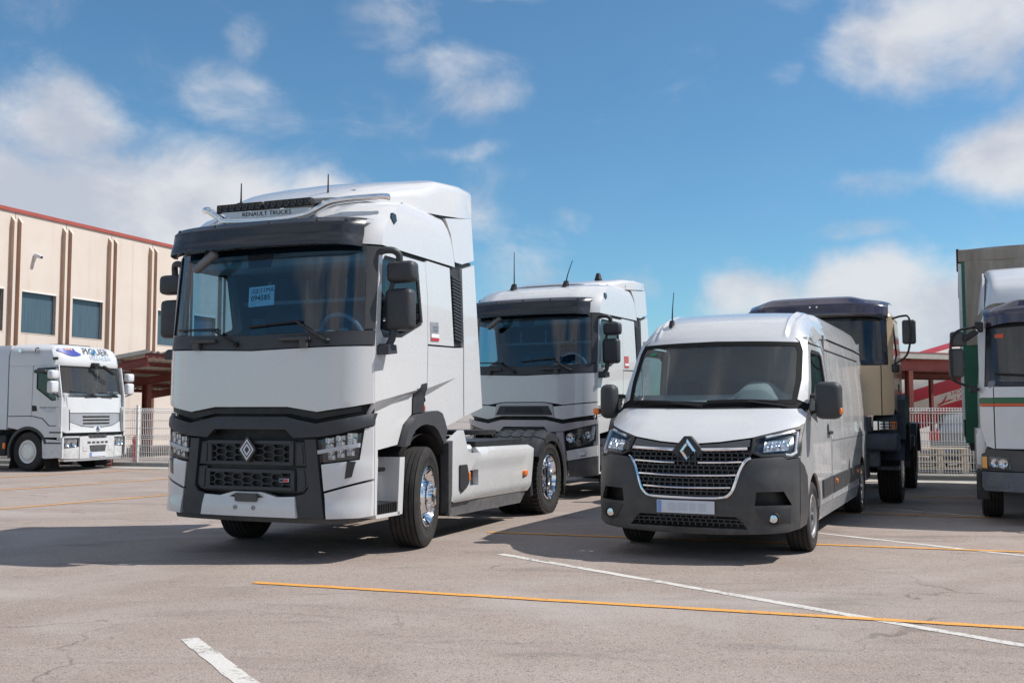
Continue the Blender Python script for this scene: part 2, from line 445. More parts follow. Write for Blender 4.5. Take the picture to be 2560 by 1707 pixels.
def prism(bm, poly, plane, d0, d1, M=None, mi=0):
    """extrude a 2D polygon; plane 'yz' along x, 'xz' along y, 'xy' along z"""
    def mk(p, d):
        v = {'yz': (d, p[0], p[1]), 'xz': (p[0], d, p[1]), 'xy': (p[0], p[1], d)}[plane]
        return (M @ Vector(v)) if M else Vector(v)
    a = [bm.verts.new(mk(p, d0)) for p in poly]; b = [bm.verts.new(mk(p, d1)) for p in poly]
    fs = [bm.faces.new(a), bm.faces.new(b[::-1])]
    for i in range(len(poly)):
        j = (i + 1) % len(poly); fs.append(bm.faces.new((a[i], b[i], b[j], a[j])))
    for f in fs: f.material_index = mi
    bmesh.ops.recalc_face_normals(bm, faces=fs)
    return fs
def loft(bm, rings, closed=True, cap0=False, cap1=False):
    rs = [[bm.verts.new(Vector(p)) for p in r] for r in rings]
    for a, b in zip(rs, rs[1:]):
        n = len(a)
        for i in range(n if closed else n - 1):
            j = (i + 1) % n
            bm.faces.new((a[i], a[j], b[j], b[i]))
    if cap0: bm.faces.new(rs[0][::-1])
    if cap1: bm.faces.new(rs[-1])
    return rs
def inpoly(p, poly):
    x, y = p; c = False; n = len(poly)
    for i in range(n):
        x1, y1 = poly[i]; x2, y2 = poly[(i + 1) % n]
        if (y1 > y) != (y2 > y) and x < (x2 - x1) * (y - y1) / (y2 - y1) + x1: c = not c
    return c
def inset_poly(poly, d):
    """move every edge inwards by d (mitre joints)"""
    n = len(poly)
    A = sum(poly[i][0] * poly[(i + 1) % n][1] - poly[(i + 1) % n][0] * poly[i][1] for i in range(n))
    s = 1 if A > 0 else -1
    out = []
    for i in range(n):
        p0, p1, p2 = Vector(poly[i - 1]), Vector(poly[i]), Vector(poly[(i + 1) % n])
        e1, e2 = (p1 - p0).normalized(), (p2 - p1).normalized()
        n1, n2 = Vector((-e1.y, e1.x)) * s, Vector((-e2.y, e2.x)) * s
        k = 1 + n1.dot(n2)
        if k < 0.25: k = 0.25
        q = p1 + (n1 + n2) * (d / k)
        out.append((q.x, q.y))
    return out
def patch(bm, poly, fmap, out, th=0.02, step=0.1, holes=(), mi=0, lines=()):
    """sheet metal: 2D outline (with holes) wrapped on fmap(u,v), edges folded inwards by th"""
    pts, eds = [], []
    def addloop(lp):
        st = len(pts); sub = []
        for i in range(len(lp)):
            a, b = lp[i], lp[(i + 1) % len(lp)]
            k = max(1, int(math.hypot(b[0] - a[0], b[1] - a[1]) / step + 0.5))
            for j in range(k): sub.append((a[0] + (b[0] - a[0]) * j / k, a[1] + (b[1] - a[1]) * j / k))
        pts.extend(sub)
        for i in range(len(sub)): eds.append((st + i, st + (i + 1) % len(sub)))
    addloop(poly)
    for h in holes: addloop(h)
    for p, q in lines:      # creases the triangulation must follow
        k = max(1, int(math.hypot(q[0] - p[0], q[1] - p[1]) / step + .5)); st = len(pts)
        pts.extend([(p[0] + (q[0] - p[0]) * t / k, p[1] + (q[1] - p[1]) * t / k) for t in range(k + 1)])
        eds.extend([(st + t, st + t + 1) for t in range(k)])
    us = [p[0] for p in poly]; vs = [p[1] for p in poly]
    bp = [Vector(p) for p in pts]
    nu = int((max(us) - min(us)) / step) + 1; nv = int((max(vs) - min(vs)) / step) + 1
    for i in range(1, nu + 1):
        for j in range(1, nv + 1):
            q = (min(us) + (max(us) - min(us)) * i / (nu + 1), min(vs) + (max(vs) - min(vs)) * j / (nv + 1))
            if inpoly(q, poly) and not any(inpoly(q, h) for h in holes):
                Q = Vector(q)
                if all((Q - w).length_squared > (step * 0.33) ** 2 for w in bp): pts.append(q)
    r = delaunay_2d_cdt([Vector(p) for p in pts], eds, [], 0, 1e-5)
    V2, F = r[0], r[2]
    O = Vector(out)
    bv = [bm.verts.new(Vector(fmap(p.x, p.y))) for p in V2]
    fs = []
    for f in F:
        cx = sum(V2[i].x for i in f) / len(f); cy = sum(V2[i].y for i in f) / len(f)
        if not inpoly((cx, cy), poly) or any(inpoly((cx, cy), h) for h in holes): continue
        try: fs.append(bm.faces.new([bv[i] for i in f]))
        except ValueError: pass
    for f in fs:
        f.normal_update(); f.material_index = mi
    flip = [f for f in fs if f.normal.dot(O) < 0]
    for f in flip: f.normal_flip()
    if th > 0:
        be = [e for f in fs for e in f.edges if len(e.link_faces) == 1]
        vmap = {}
        for e in be:
            for v in e.verts:
                if v not in vmap: vmap[v] = bm.verts.new(v.co - O.normalized() * th)
        for e in be:
            f = e.link_faces[0]
            a, b = e.verts
            for l in f.loops:
                if l.edge == e:
                    a, b = l.vert, l.link_loop_next.vert
            q = bm.faces.new((b, a, vmap[a], vmap[b])); q.material_index = mi
    for v in bv:
        if not v.link_faces: bm.verts.remove(v)
    return fs
def panel(name, poly, fmap, out, mat, parent, th=0.025, step=0.1, holes=(), gap=0.004, smooth=32, lines=()):
    bm = B(); patch(bm, inset_poly(poly, gap) if gap else poly, fmap, out, th, step, holes, 0, lines)
    return fin(name, bm, mat, parent, smooth)
def mir(poly): return [(-p[0], p[1]) for p in poly]
def sym(half):
    """right half outline (y>=0, from bottom centre up to top centre) mirrored to the full outline"""
    return half + [(-p[0], p[1]) for p in reversed(half) if abs(p[0]) > 1e-6]
def grid_mesh(bm, nu, nv, fn, flip=False):
    vs = [[bm.verts.new(Vector(fn(i / nu, j / nv))) for j in range(nv + 1)] for i in range(nu + 1)]
    for i in range(nu):
        for j in range(nv):
            q = (vs[i][j], vs[i + 1][j], vs[i + 1][j + 1], vs[i][j + 1])
            bm.faces.new(q[::-1] if flip else q)
def lerp(x, xs, ys):
    if x <= xs[0]: return ys[0]
    for a, b, c, d in zip(xs, xs[1:], ys, ys[1:]):
        if x <= b: return c + (d - c) * (x - a) / (b - a)
    return ys[-1]
def sst(x, a, b):
    t = min(1, max(0, (x - a) / (b - a))); return t * t * (3 - 2 * t)
def rbox(name, x0, x1, y0, y1, z0, z1, bev, mat, parent, M=None):
    bm = B(); box(bm, x0, x1, y0, y1, z0, z1, M, bev); return fin(name, bm, mat, parent, 45)
def text(name, s, size, M, mat, parent, align='CENTER', depth=0.0, shear=0.0, xs=1.0, bold=0.0):
    cu = bpy.data.curves.new(name, 'FONT'); cu.body = s; cu.size = size; cu.align_x = align; cu.align_y = 'CENTER'
    cu.extrude = depth; cu.shear = shear; cu.resolution_u = 2; cu.offset = bold
    tmp = bpy.data.objects.new(name, cu); COL.objects.link(tmp)
    dg = bpy.context.evaluated_depsgraph_get()
    me = bpy.data.meshes.new_from_object(tmp.evaluated_get(dg))
    COL.objects.unlink(tmp); bpy.data.objects.remove(tmp)
    me.transform(M @ Matrix.Diagonal((xs, 1, 1, 1)))
    me.materials.clear(); me.materials.append(MATS[mat])
    o = bpy.data.objects.new(name, me); link(o, parent); return o
def axes(o, ux, uy):
    """matrix with local x -> ux, y -> uy, at o"""
    ux = Vector(ux).normalized(); uy = Vector(uy); uy = (uy - ux * uy.dot(ux)).normalized(); uz = ux.cross(uy)
    return Matrix(((ux.x, uy.x, uz.x, o[0]), (ux.y, uy.y, uz.y, o[1]), (ux.z, uy.z, uz.z, o[2]), (0, 0, 0, 1)))
def wrap_text(name, s, size, fmap, u, v, mat, parent, out, xs=1.0, shear=0.0, flipu=False, bold=0.0, off=0.004):
    o = text(name, s, size, Matrix.Identity(4), mat, parent, xs=xs, shear=shear, bold=bold)
    O = Vector(out).normalized() * off
    for vt in o.data.vertices:
        a = -vt.co.x if flipu else vt.co.x
        vt.co = Vector(fmap(u + a, v + vt.co.y)) + O
    o.data.update()
    return o

# ------------------------------------------------------------------ wheels
def wheel(parent, x, y, r, w, rimr, style, steer=0.0, tread=5):
    """y side decides the outer face; wheel = rim disc mesh with tyre and hub as sub-parts"""
    s = 1 if y > 0 else -1
    d = Vector((0, s, 0)); d = Matrix.Rotation(steer, 3, 'Z') @ d
    c = Vector((x, y, r)) ; h = w / 2
    prof = [(rimr - 0.02, -h * 0.75), (rimr + 0.02, -h * 0.9), (r * 0.80, -h), (r * 0.93, -h * 0.98), (r * 0.985, -h * 0.86)]
    for i in range(tread):
        a = -h * 0.80 + (h * 1.6) * i / tread; b = -h * 0.80 + (h * 1.6) * (i + 1) / tread
        g = (b - a) * 0.13
        prof += [(r * 0.965, a), (r * 0.965, a + g * 0.5), (r, a + g), (r, b - g), (r * 0.965, b - g * 0.5)]
    prof += [(r * 0.985, h * 0.86), (r * 0.93, h * 0.98), (r * 0.86, h * 1.0), (r * 0.855, h * 1.012), (r * 0.80, h * 1.012), (r * 0.795, h), (rimr + 0.035, h * 0.94), (rimr + 0.03, h * 0.97), (rimr + 0.012, h * 0.90), (rimr - 0.02, h * 0.7)]
    tb = B(); lathe(tb, prof, c, d, 56)
    if style in ('drive', 'lug'):
        u, _, dd = frame(d); v = dd.cross(u)
        n = 44
        for k in range(n):
            a = 2 * pi * k / n
            er = u * cos(a) + v * sin(a); et = -u * sin(a) + v * cos(a)
            for sd in (-1, 1):
                cc = c + er * (r - 0.004) + dd * (sd * h * 0.62)
                M = Matrix(((et.x, dd.x, er.x, cc.x), (et.y, dd.y, er.y, cc.y), (et.z, dd.z, er.z, cc.z), (0, 0, 0, 1)))
                box(tb, -0.026, 0.026, -h * 0.34, h * 0.34, -0.02, 0.016, M)
    rb = B()
    if style == 'alloy_front':
        lathe(rb, [(rimr + 0.012, h * 0.92), (rimr + 0.004, h * 0.97), (rimr - 0.012, h * 0.93), (rimr - 0.035, h * 0.72), (rimr - 0.055, h * 0.50), (rimr * 0.80, h * 0.42), (rimr * 0.66, h * 0.60), (rimr * 0.58, h * 0.78), (rimr * 0.545, h * 1.02)], c, d, 48)
        hb = B(); lathe(hb, [(rimr * 0.55, h * 0.60), (rimr * 0.55, h * 1.10), (rimr * 0.52, h * 1.16), (rimr * 0.36, h * 1.15), (rimr * 0.34, h * 1.34), (rimr * 0.29, h * 1.42), (0.0, h * 1.44)], c, d, 36)
        u, _, dd = frame(d); v = dd.cross(u)
        for k in range(10):
            a = 2 * pi * k / 10; er = u * cos(a) + v * sin(a)
            cyl(hb, c + er * rimr * 0.45 + dd * h * 1.12, c + er * rimr * 0.45 + dd * h * 1.30, 0.017, 0.012, 8)
            p = c + er * rimr * 0.76; q = Vector(p)
            cyl(tb, q + dd * h * 0.425, q + dd * h * 0.53, 0.031, 0.031, 12)
        mr, mh = 'chrome', 'chrome'
    elif style in ('drive', 'lug'):
        k = -1 if style == 'drive' else -0.2
        lathe(rb, [(rimr + 0.012, h * 0.92), (rimr + 0.004, h * 0.97), (rimr - 0.014, h * 0.93), (rimr - 0.03, h * 0.6), (rimr - 0.045, h * 0.1), (rimr * 0.86, -h * 0.25), (rimr * 0.76, -h * 0.42), (rimr * 0.55, -h * 0.30), (rimr * 0.42, -h * 0.28)], c, d, 48)
        hb = B(); lathe(hb, [(rimr * 0.43, -h * 0.3), (rimr * 0.42, h * 0.25), (rimr * 0.36, h * 0.42), (0, h * 0.46)], c, d, 28)
        mr, mh = ('chrome', 'chrome') if style == 'drive' else ('chassis', 'chassis')
    elif style == 'steel_front':
        lathe(rb, [(rimr + 0.012, h * 0.92), (rimr + 0.002, h * 0.98), (rimr - 0.02, h * 0.90), (rimr - 0.04, h * 0.55), (rimr * 0.80, h * 0.45), (rimr * 0.72, h * 0.55), (rimr * 0.70, h * 0.92), (rimr * 0.66, h * 1.0), (0, h * 1.02)], c, d, 40)
        hb = B(); lathe(hb, [(rimr * 0.64, h * 0.96), (rimr * 0.63, h * 1.03), (0, h * 1.035)], c, d, 30)
        u, _, dd = frame(d); v = dd.cross(u)
        for k in range(10):
            a = 2 * pi * k / 10; er = u * cos(a) + v * sin(a)
            cyl(hb, c + er * rimr * 0.56 + dd * h * 1.0, c + er * rimr * 0.56 + dd * h * 1.06, 0.028, 0.02, 10)
        mr, mh = 'galv', 'alloy'
    else:   # van steel wheel with plastic trim
        lathe(rb, [(rimr + 0.012, h * 0.88), (rimr + 0.002, h * 0.96), (rimr - 0.018, h * 0.86), (rimr - 0.035, h * 0.6), (rimr * 0.78, h * 0.55)], c, d, 40)
        hb = B(); lathe(hb, [(rimr * 0.80, h * 0.52), (rimr * 0.79, h * 0.82), (rimr * 0.70, h * 0.90), (rimr * 0.42, h * 0.86), (rimr * 0.36, h * 0.78), (rimr * 0.20, h * 0.80), (rimr * 0.17, h * 0.98), (0, h * 1.0)], c, d, 36)
        mr, mh = 'steel_grey', 'hubcap'
    o = fin('wheel', rb, mr, parent, 30)
    fin('tyre', tb, 'rubber', o, 30)
    fin('hub', hb, mh, o, 30)
    return o

# ------------------------------------------------------------------ tractor unit (two of them)
HW = 1.21
def t_x0(z): return lerp(z, [.3, .4, 1.4, 2.05, 2.15, 3.05, 3.15, 3.3, 3.5, 3.7], [1.38, 1.40, 1.40, 1.39, 1.37, 1.27, 1.24, 1.12, .85, .35])
def t_drop(y):
    a = min(1.0, abs(y) / HW); return .10 * a * a + .19 * a ** 7
def t_xf(y, z): return t_x0(z) - t_drop(y)
def t_front(off): return lambda y, z: (t_xf(y, z) + off, y, z)
def t_ys(x, z):
    # crease running up along the door, wedge behind it
    up = 1.515 + (1.074 - x) * .150; lo = 1.385 + (1.10 - x) * .232
    if x >= .02:
        lo = min(lo, up - .02)
        return HW - .07 * (1 - min(1, max(0, (z - lo) / (up - lo)))) * min(1, max(0, (x - .04) / .18))
    if z < 2.1 and x > -.75:
        up = 1.66 + (0 - x) * .19; lo = 1.56 + (0 - x) * .322
        if up - lo < .004: return HW
        return HW - .05 * (1 - min(1, max(0, (z - lo) / (up - lo)))) * min(1, max(0, (.75 + x) / .65))
    return HW
def t_up(x): return 1.515 + (1.074 - x) * .150
def t_lo(x): return 1.385 + (1.10 - x) * .232
def t_side(s, off=0.0): return lambda x, z: (x, s * (t_ys(x, z) + off), z)
def flat_side(s, Y): return lambda x, z: (x, s * Y, z)
OX = (1, 0, 0)

def hexgrid(bm, y0, y1, z0, z1, fx, px=.112, pz=.064, w=.010, d=.035):
    a, b = px * .62, px * .38
    segs = set()
    def key(p): return (round(p[0], 4), round(p[1], 4))
    ni = int((y1 - y0) / px) + 3; nj = int((z1 - z0) / pz) + 3
    for i in range(-1, ni):
        for j in range(-1, nj):
            cy = y0 + i * px; cz = z0 + j * pz + (i % 2) * pz / 2
            vs = [(cy + a, cz), (cy + b, cz + pz / 2), (cy - b, cz + pz / 2), (cy - a, cz), (cy - b, cz - pz / 2), (cy + b, cz - pz / 2)]
            for k in range(6):
                segs.add(tuple(sorted((key(vs[k]), key(vs[(k + 1) % 6])))))
    for (p, q) in segs:
        ok = True
        P, Q = Vector(p), Vector(q)
        # clip to the opening
        t0, t1 = 0.0, 1.0
        for ax, lo, hi in ((0, y0, y1), (1, z0, z1)):
            dd = Q[ax] - P[ax]
            if abs(dd) < 1e-9:
                if P[ax] < lo or P[ax] > hi: ok = False
            else:
                u, v = (lo - P[ax]) / dd, (hi - P[ax]) / dd
                if u > v: u, v = v, u
                t0, t1 = max(t0, u), min(t1, v)
        if not ok or t1 - t0 < 0.02: continue
        A, Bq = P + (Q - P) * t0, P + (Q - P) * t1
        n = Vector((-(Bq - A).y, (Bq - A).x))
        if n.length < 1e-6: continue
        n = n.normalized() * w / 2
        poly = [A + n, A - n, Bq - n, Bq + n]
        x = fx((A.x + Bq.x) / 2, (A.y + Bq.y) / 2)
        prism(bm, [(v.x, v.y) for v in poly], 'yz', x - d, x)

def seat(parent, x, y, z, mat='seat', s=1.0):
    bm = B()
    box(bm, x - .25 * s, x + .27 * s, y - .26 * s, y + .26 * s, z, z + .16 * s, None, .05)
    M = Matrix.Translation((x - .24 * s, y, z + .12 * s)) @ Matrix.Rotation(radians(-12), 4, 'Y')
    box(bm, -.07 * s, .07 * s, -.25 * s, .25 * s, 0, .66 * s, M, .05)
    box(bm, -.05 * s, .06 * s, -.14 * s, .14 * s, .68 * s, .90 * s, M, .045)
    return fin('seat', bm, mat, parent, 40)
def steering(parent, c, r, tilt, mat='interior_light'):
    bm = B()
    M = Matrix.Translation(c) @ Matrix.Rotation(radians(tilt), 4, 'Y')
    pts = [M @ Vector((0, r * cos(2 * pi * i / 32), r * sin(2 * pi * i / 32))) for i in range(33)]
    tube(bm, pts, .021, 8, False)
    for a in (0, pi, -pi / 2):
        cyl(bm, M @ Vector((-.02, 0, 0)), M @ Vector((0, r * cos(a), r * sin(a))), .022, .016, 8)
    cyl(bm, M @ Vector((-.04, 0, 0)), M @ Vector((.02, 0, 0)), .075, .065, 14)
    cyl(bm, M @ Vector((0, 0, 0)), M @ Vector((.35, 0, -.12)), .05, .06, 10)
    return fin('steering_wheel', bm, mat, parent, 40)

def diamond(parent, c, hw_, hh, style):
    """maker's lozenge on the nose, facing +X"""
    x, y, z = c
    D = lambda k: [(y + hw_ * k, z), (y, z + hh * k), (y - hw_ * k, z), (y, z - hh * k)]
    bm = B()
    if style == 'outline':
        prism(bm, [(y + hw_, z - hh * .12), (y + hw_, z + hh * .12), (y + hw_ * .12, z + hh), (y - hw_ * .12, z + hh), (y - hw_, z + hh * .12), (y - hw_, z - hh * .12), (y - hw_ * .12, z - hh), (y + hw_ * .12, z - hh)], 'yz', x - .03, x)
        o = fin('emblem', bm, 'gloss_black', parent, 30)
        bm = B()
        for k0, k1, dx in ((.84, .66, .006), (.50, .30, .006)):
            a, b = D(k0), D(k1)
            for i in range(4):
                j = (i + 1) % 4
                prism(bm, [a[i], a[j], b[j], b[i]], 'yz', x - .005, x + dx)
        fin('emblem_lines', bm, 'plate_white', o, 30)
    else:
        a, b = D(1.0), D(.40)
        top = D(.70)
        vs = lambda P, xx: [bm.verts.new((xx, p[0], p[1])) for p in P]
        A, T, Bq = vs(a, x - .012), vs(top, x + .022), vs(b, x - .008)
        for i in range(4):
            j = (i + 1) % 4
            bm.faces.new((A[i], A[j], T[j], T[i])); bm.faces.new((T[i], T[j], Bq[j], Bq[i]))
        o = fin('emblem', bm, 'chrome', parent, 20)
        bm = B(); prism(bm, b, 'yz', x - .03, x - .006); fin('emblem_core', bm, 'black', o, 30)
    return o

def mirror_set(P, s, y=1.40):
    """two stacked housings on a swan-neck arm"""
    arm = B()
    tube(arm, smooth_path([(1.0, s * 1.17, 2.955), (.99, s * 1.24, 2.985), (.95, s * 1.32, 2.985), (.91, s * 1.36, 2.945), (.90, s * 1.36, 2.86)], 5), .034, 10)
    tube(arm, [(.90, s * 1.30, 2.70), (.93, s * 1.285, 2.60), (.93, s * 1.285, 2.40)], .022, 10)
    tube(arm, [(.90, s * 1.31, 2.25), (.93, s * 1.30, 2.12), (.96, s * 1.27, 2.04)], .036, 10)
    prism(arm, [(1.06, 1.965), (1.06, 2.05), (1.02, 2.075), (.90, 2.065), (.88, 1.985)], 'xz', s * 1.18, s * 1.335)
    a = fin('mirror_arm', arm, 'plastic', P, 40)
    for nm, z0, z1, yo, yi in (('mirror', 2.205, 2.615, 1.515, 1.225), ('mirror', 2.675, 2.885, 1.54, 1.24)):
        y0, y1 = sorted((s * yi, s * yo))
        h = rbox(nm, .80, .97, y0, y1, z0, z1, .055, 'plastic', P)
        g = B(); box(g, .792, .798, y0 + .03, y1 - .03, z0 + .03, z1 - .03); fin('mirror_glass', g, 'chrome', h)

def tractor(name, pose, label, new):
    P = empty(name, (pose[0], pose[1], 0), pose[2], label, 'truck')
    WH = 'white'
    sides = (1, -1)
    # ---------------- roof and deflector
    def ringz(z, x0, hw, xb, zs=0.0):
        pts = []
        N = 30
        for i in range(N + 1):
            t = -1 + 2 * i / N
            a = math.copysign(abs(t) ** .72, t)
            y = hw * a
            pts.append((x0 - (.10 * a * a + .19 * abs(a) ** 7), y, z))
        pts.append((xb, hw, z)); pts.append((xb, -hw, z))
        return pts
    lv = [(3.045, 1.265, 1.208, -.70), (3.14, 1.245, 1.207, -.68), (3.26, 1.18, 1.204, -.64), (3.36, 1.09, 1.198, -.60), (3.45, .965, 1.188, -.54), (3.52, .83, 1.170, -.48), (3.565, .68, 1.140, -.46), (3.605, .48, 1.07, -.46), (3.635, .15, .90, -.46)]
    bm = B(); loft(bm, [ringz(*l) for l in lv], True, False, True)
    for v in bm.verts:      # raised rib bounding the centre of the roof front
        if v.co.z > 3.16 and v.co.x > .2: v.co.x += .018 * math.exp(-((abs(v.co.y) - .78) / .07) ** 2)
    fin('roof', bm, WH, P, 40)
    if new:
        st = [(.86, 3.60, .74, 3.56), (.72, 3.69, .92, 3.56), (.45, 3.81, 1.06, 3.56), (.1, 3.915, 1.13, 3.565), (-.4, 4.005, 1.172, 3.585), (-.9, 4.045, 1.185, 3.64), (-1.20, 4.04, 1.185, 3.69), (-1.225, 4.02, 1.175, 3.70)]
    else:
        st = [(.55, 3.62, .74, 3.56), (.35, 3.67, .92, 3.56), (.1, 3.72, 1.05, 3.56), (-.3, 3.77, 1.15, 3.565), (-.7, 3.79, 1.18, 3.60), (-1.15, 3.79, 1.185, 3.64), (-1.18, 3.775, 1.175, 3.65)]
    def sec(x, zt, w, zb):
        out = []
        for i in range(25):
            t = pi * i / 24
            c, s_ = cos(t), sin(t)
            k = .42 - .27 * sst(-x, -.35, .8); y = w * math.copysign(abs(c) ** k, c); z = zb + (zt - zb) * abs(s_) ** (k + .03)
            out.append((x - (.22 * (y / 1.2) ** 2 if x > .05 else 0), y, z))
        return out
    bm = B(); loft(bm, [sec(*a) for a in st], False); 
    a = [v for v in bm.verts]
    bm.verts.ensure_lookup_table()
    n = len(bm.verts)
    bm.faces.new([bm.verts[i] for i in range(n - 25, n)])
    bm.faces.new([bm.verts[i] for i in range(24, -1, -1)])
    fin('roof_deflector', bm, WH, P, 40)
    zt_ = 3.685 if new else 3.63
    bm = B(); box(bm, -1.16, -.30, -1.15, 1.15, 3.0, 3.64); box(bm, -.45, .30, -1.06, 1.06, 3.40, 3.60); fin('roof_core', bm, 'black', P)
    for s in sides:
        panel('side_extension', [(-.48, 3.57), (-.61, 3.41), (-.70, 3.10), (-.90, 3.10), (-1.24, 3.19), (-1.20, zt_)], lambda x, z: (x, s * lerp(z, [3.1, 3.7], [1.207, 1.185]), z), (0, s, 0), WH, P, .05, .12)
        panel('roof_backing', [(1.0, 2.98), (.9, 3.12), (-.72, 3.12), (-1.20, 3.16), (-1.20, 2.98)], flat_side(s, 1.175), (0, s, 0), 'black', P, 0, .3, gap=0)
    # ---------------- windscreen, pillars, cowl
    ws = sym([(0, 2.165), (1.13, 2.20), (1.10, 3.035), (0, 3.035)])
    ws = [(1.13, 2.20), (1.10, 3.035), (0, 3.035), (-1.10, 3.035), (-1.13, 2.20), (0, 2.165)]
    wso = panel('windscreen', ws, t_front(-.01), OX, 'ws_glass', P, 0, .10, gap=0)
    cow = panel('cowl', [(1.21, 2.055), (1.21, 2.205), (1.13, 2.20), (0, 2.165), (-1.13, 2.20), (-1.21, 2.205), (-1.21, 2.055), (0, 2.015)], t_front(.004), OX, 'plastic', P, .05, .08)
    for s in sides:
        pl = [(1.13, 2.205), (1.208, 2.21), (1.208, 3.03), (1.10, 3.03)]
        panel('pillar', pl if s > 0 else mir(pl), t_front(.006), OX, 'plastic', P, .05, .06)
    bm = B(); patch(bm, [(1.10, 2.975), (1.10, 3.035), (-1.10, 3.035), (-1.10, 2.975), (-.16, 2.975), (-.13, 2.84), (.13, 2.84), (.16, 2.975)], t_front(-.016), OX, 0, .1)
    fin('screen_band', bm, 'black', P)
    bm = B()
    for pv, el_, b0, b1 in (((-.17, 2.075), (-.47, 2.235), (-.97, 2.245), (-.42, 2.235)), ((.82, 2.095), (.50, 2.285), (-.06, 2.245), (.54, 2.29))):
        f = lambda p, o: Vector(t_front(o)(*p))
        cyl(bm, f(pv, -.01), f(pv, .05), .028, .022, 10)
        tube(bm, [f(pv, .045), f(((pv[0] * .6 + el_[0] * .4), pv[1] * .6 + el_[1] * .4), .06), f(el_, .04), f((b0[0] * .45 + b1[0] * .55, b0[1] * .45 + b1[1] * .55), .03)], [.018, .015, .010, .008], 8)
        n = 8; tube(bm, [f((b0[0] + (b1[0] - b0[0]) * i / n, b0[1] + (b1[1] - b0[1]) * i / n), .016) for i in range(n + 1)], .011, 6)
    fin('wiper', bm, 'black', P)
    for y0, y1 in ((-.72, -.42), (.33, .66)):
        bm = B(); xx = t_xf((y0 + y1) / 2, 2.1)
        box(bm, xx, xx + .06, y0, y1, 2.10, 2.135, None, .012)
        c0 = y0 + .02 if y0 < 0 else y1 - .10
        box(bm, xx, xx + .055, c0, c0 + .075, 2.03, 2.12, None, .012)
        fin('grab_handle', bm, 'plastic_light', P, 40)
    # front blind-spot mirror on a short arm
    bm = B(); M = Matrix.Translation((1.44, -.53, 2.905)) @ Matrix.Rotation(radians(34), 4, 'X')
    box(bm, -.045, .05, -.16, .16, -.042, .042, M, .038); tube(bm, [(1.25, -.60, 3.05), (1.36, -.58, 3.0), (1.43, -.55, 2.93)], .018, 8)
    fin('front_mirror', bm, 'hubcap', P, 40)
    # ---------------- sun visor
    def vis(u, v):
        a = -1 + 2 * u
        y = 1.12 * math.copysign(abs(a) ** .9, a)
        e = max(0, (abs(a) - .86) / .14)
        pr = lerp(v, [0, .25, .45, .8, .9, 1], [.03, .12, .20, .235, .235, .10]) * (1 - .55 * e * e)
        z = lerp(v, [0, .25, .45, .8, .9, 1], [3.315, 3.29, 3.235, 3.03, 3.015, 3.02]) - .015 * abs(a) ** 3
        return (t_xf(y * .98, min(z, 3.12)) + pr - (.10 if v < .1 else 0), y, z)
    bm = B(); grid_mesh(bm, 40, 20, vis, True)
    vo_ = fin('sun_visor', bm, 'visor_dark', P, 50)
    for k in range(5):
        y = (-.96, -.5, 0, .5, .96)[k] if not new else (-.95, -.45, .2, .72, 1.0)[k]
        bm = B(); p = Vector(vis((math.copysign(abs(y / 1.12) ** (1 / .9), y) + 1) / 2, .36)); cyl(bm, p - Vector((.02, 0, .012)), p + Vector((.008, 0, .006)), .022, .018, 10)
        fin('visor_stud', bm, 'gloss_black', vo_)
    # ---------------- doors and sides
    win = [(.965, 2.90), (.92, 2.95), (.26, 2.95), (.20, 2.90), (.09, 2.36), (.12, 2.32), (.55, 2.165), (.93, 2.14), (1.0, 2.22)]
    for s in sides:
        O = (0, s, 0)
        door = [(1.015, 3.0), (.04, 3.0), (-.02, 2.6), (-.03, 2.12), (-.02, 1.72), (.11, 1.70), (.20, 1.60), (.205, 1.39), (.39, 1.28), (.50, 1.085), (1.0, 1.035), (1.095, 1.40), (1.10, 2.08)]
        d = panel('door', door, t_side(s), O, WH, P, .03, .05, [win], gap=.005, smooth=22, lines=[((1.085, t_up(1.085)), (.235, t_up(.235))), ((1.085, t_lo(1.085)), (.235, t_lo(.235)))])
        panel('window', win, flat_side(s, HW - .02), O, 'side_glass', d, 0, .2, gap=0)
        bm = B()    # window seal
        wi = inset_poly(win, .028)
        patch(bm, win, flat_side(s, HW - .012), O, .012, .2, [wi]); fin('window_seal', bm, 'black', d)
        hd = [(.105, 1.70), (-.02, 1.715), (-.01, 1.49), (-.06, 1.455), (-.055, 1.425), (.20, 1.395), (.195, 1.62)]
        panel('door_handle', hd, t_side(s, .006), O, 'plastic', d, .04, .05)
        if s > 0:
            bm = B(); patch(bm, [(.04, 1.52), (.0, 1.53), (.0, 1.65), (.06, 1.63)], t_side(s, .010), O, 0, .05); fin('handle_recess', bm, 'black', d)
            bm = B(); patch(bm, [(-.015, 1.435), (-.055, 1.432), (-.058, 1.478), (-.015, 1.485)], t_side(s, .012), O, .004, .05); fin('badge_red', bm, 'red', d)
        panel('sleeper_panel', [(.045, 3.0), (.0, 3.025), (-.56, 3.02), (-.685, 2.145), (-.03, 2.13), (-.02, 2.6)], t_side(s), O, WH, P, .03, .09)
        lowp = [(-.035, 2.12), (-.69, 2.135), (-.93, 2.15), (-.935, 1.60), (-.945, 1.355), (-.485, 1.245), (-.375, 1.40), (-.27, 1.425), (-.06, 1.42), (-.02, 1.70)]
        panel('rear_panel', lowp, t_side(s), O, WH, P, .03, .05, smooth=22, lines=[((-.04, 1.668), (-.74, 1.80)), ((-.045, 1.5745), (-.73, 1.795))])
        panel('air_fairing', [(-.875, 3.05), (-1.225, 3.14), (-1.475, 1.46), (-.952, 1.36), (-.94, 2.16)], t_side(s, .004), O, WH, P, .035, .12)
        # louvre panel
        lou = [(-.565, 3.03), (-.87, 3.04), (-.935, 2.16), (-.695, 2.145)]
        lo_ = panel('louvre_panel', lou, flat_side(s, HW - .03), O, 'plastic', P, 0, .2)
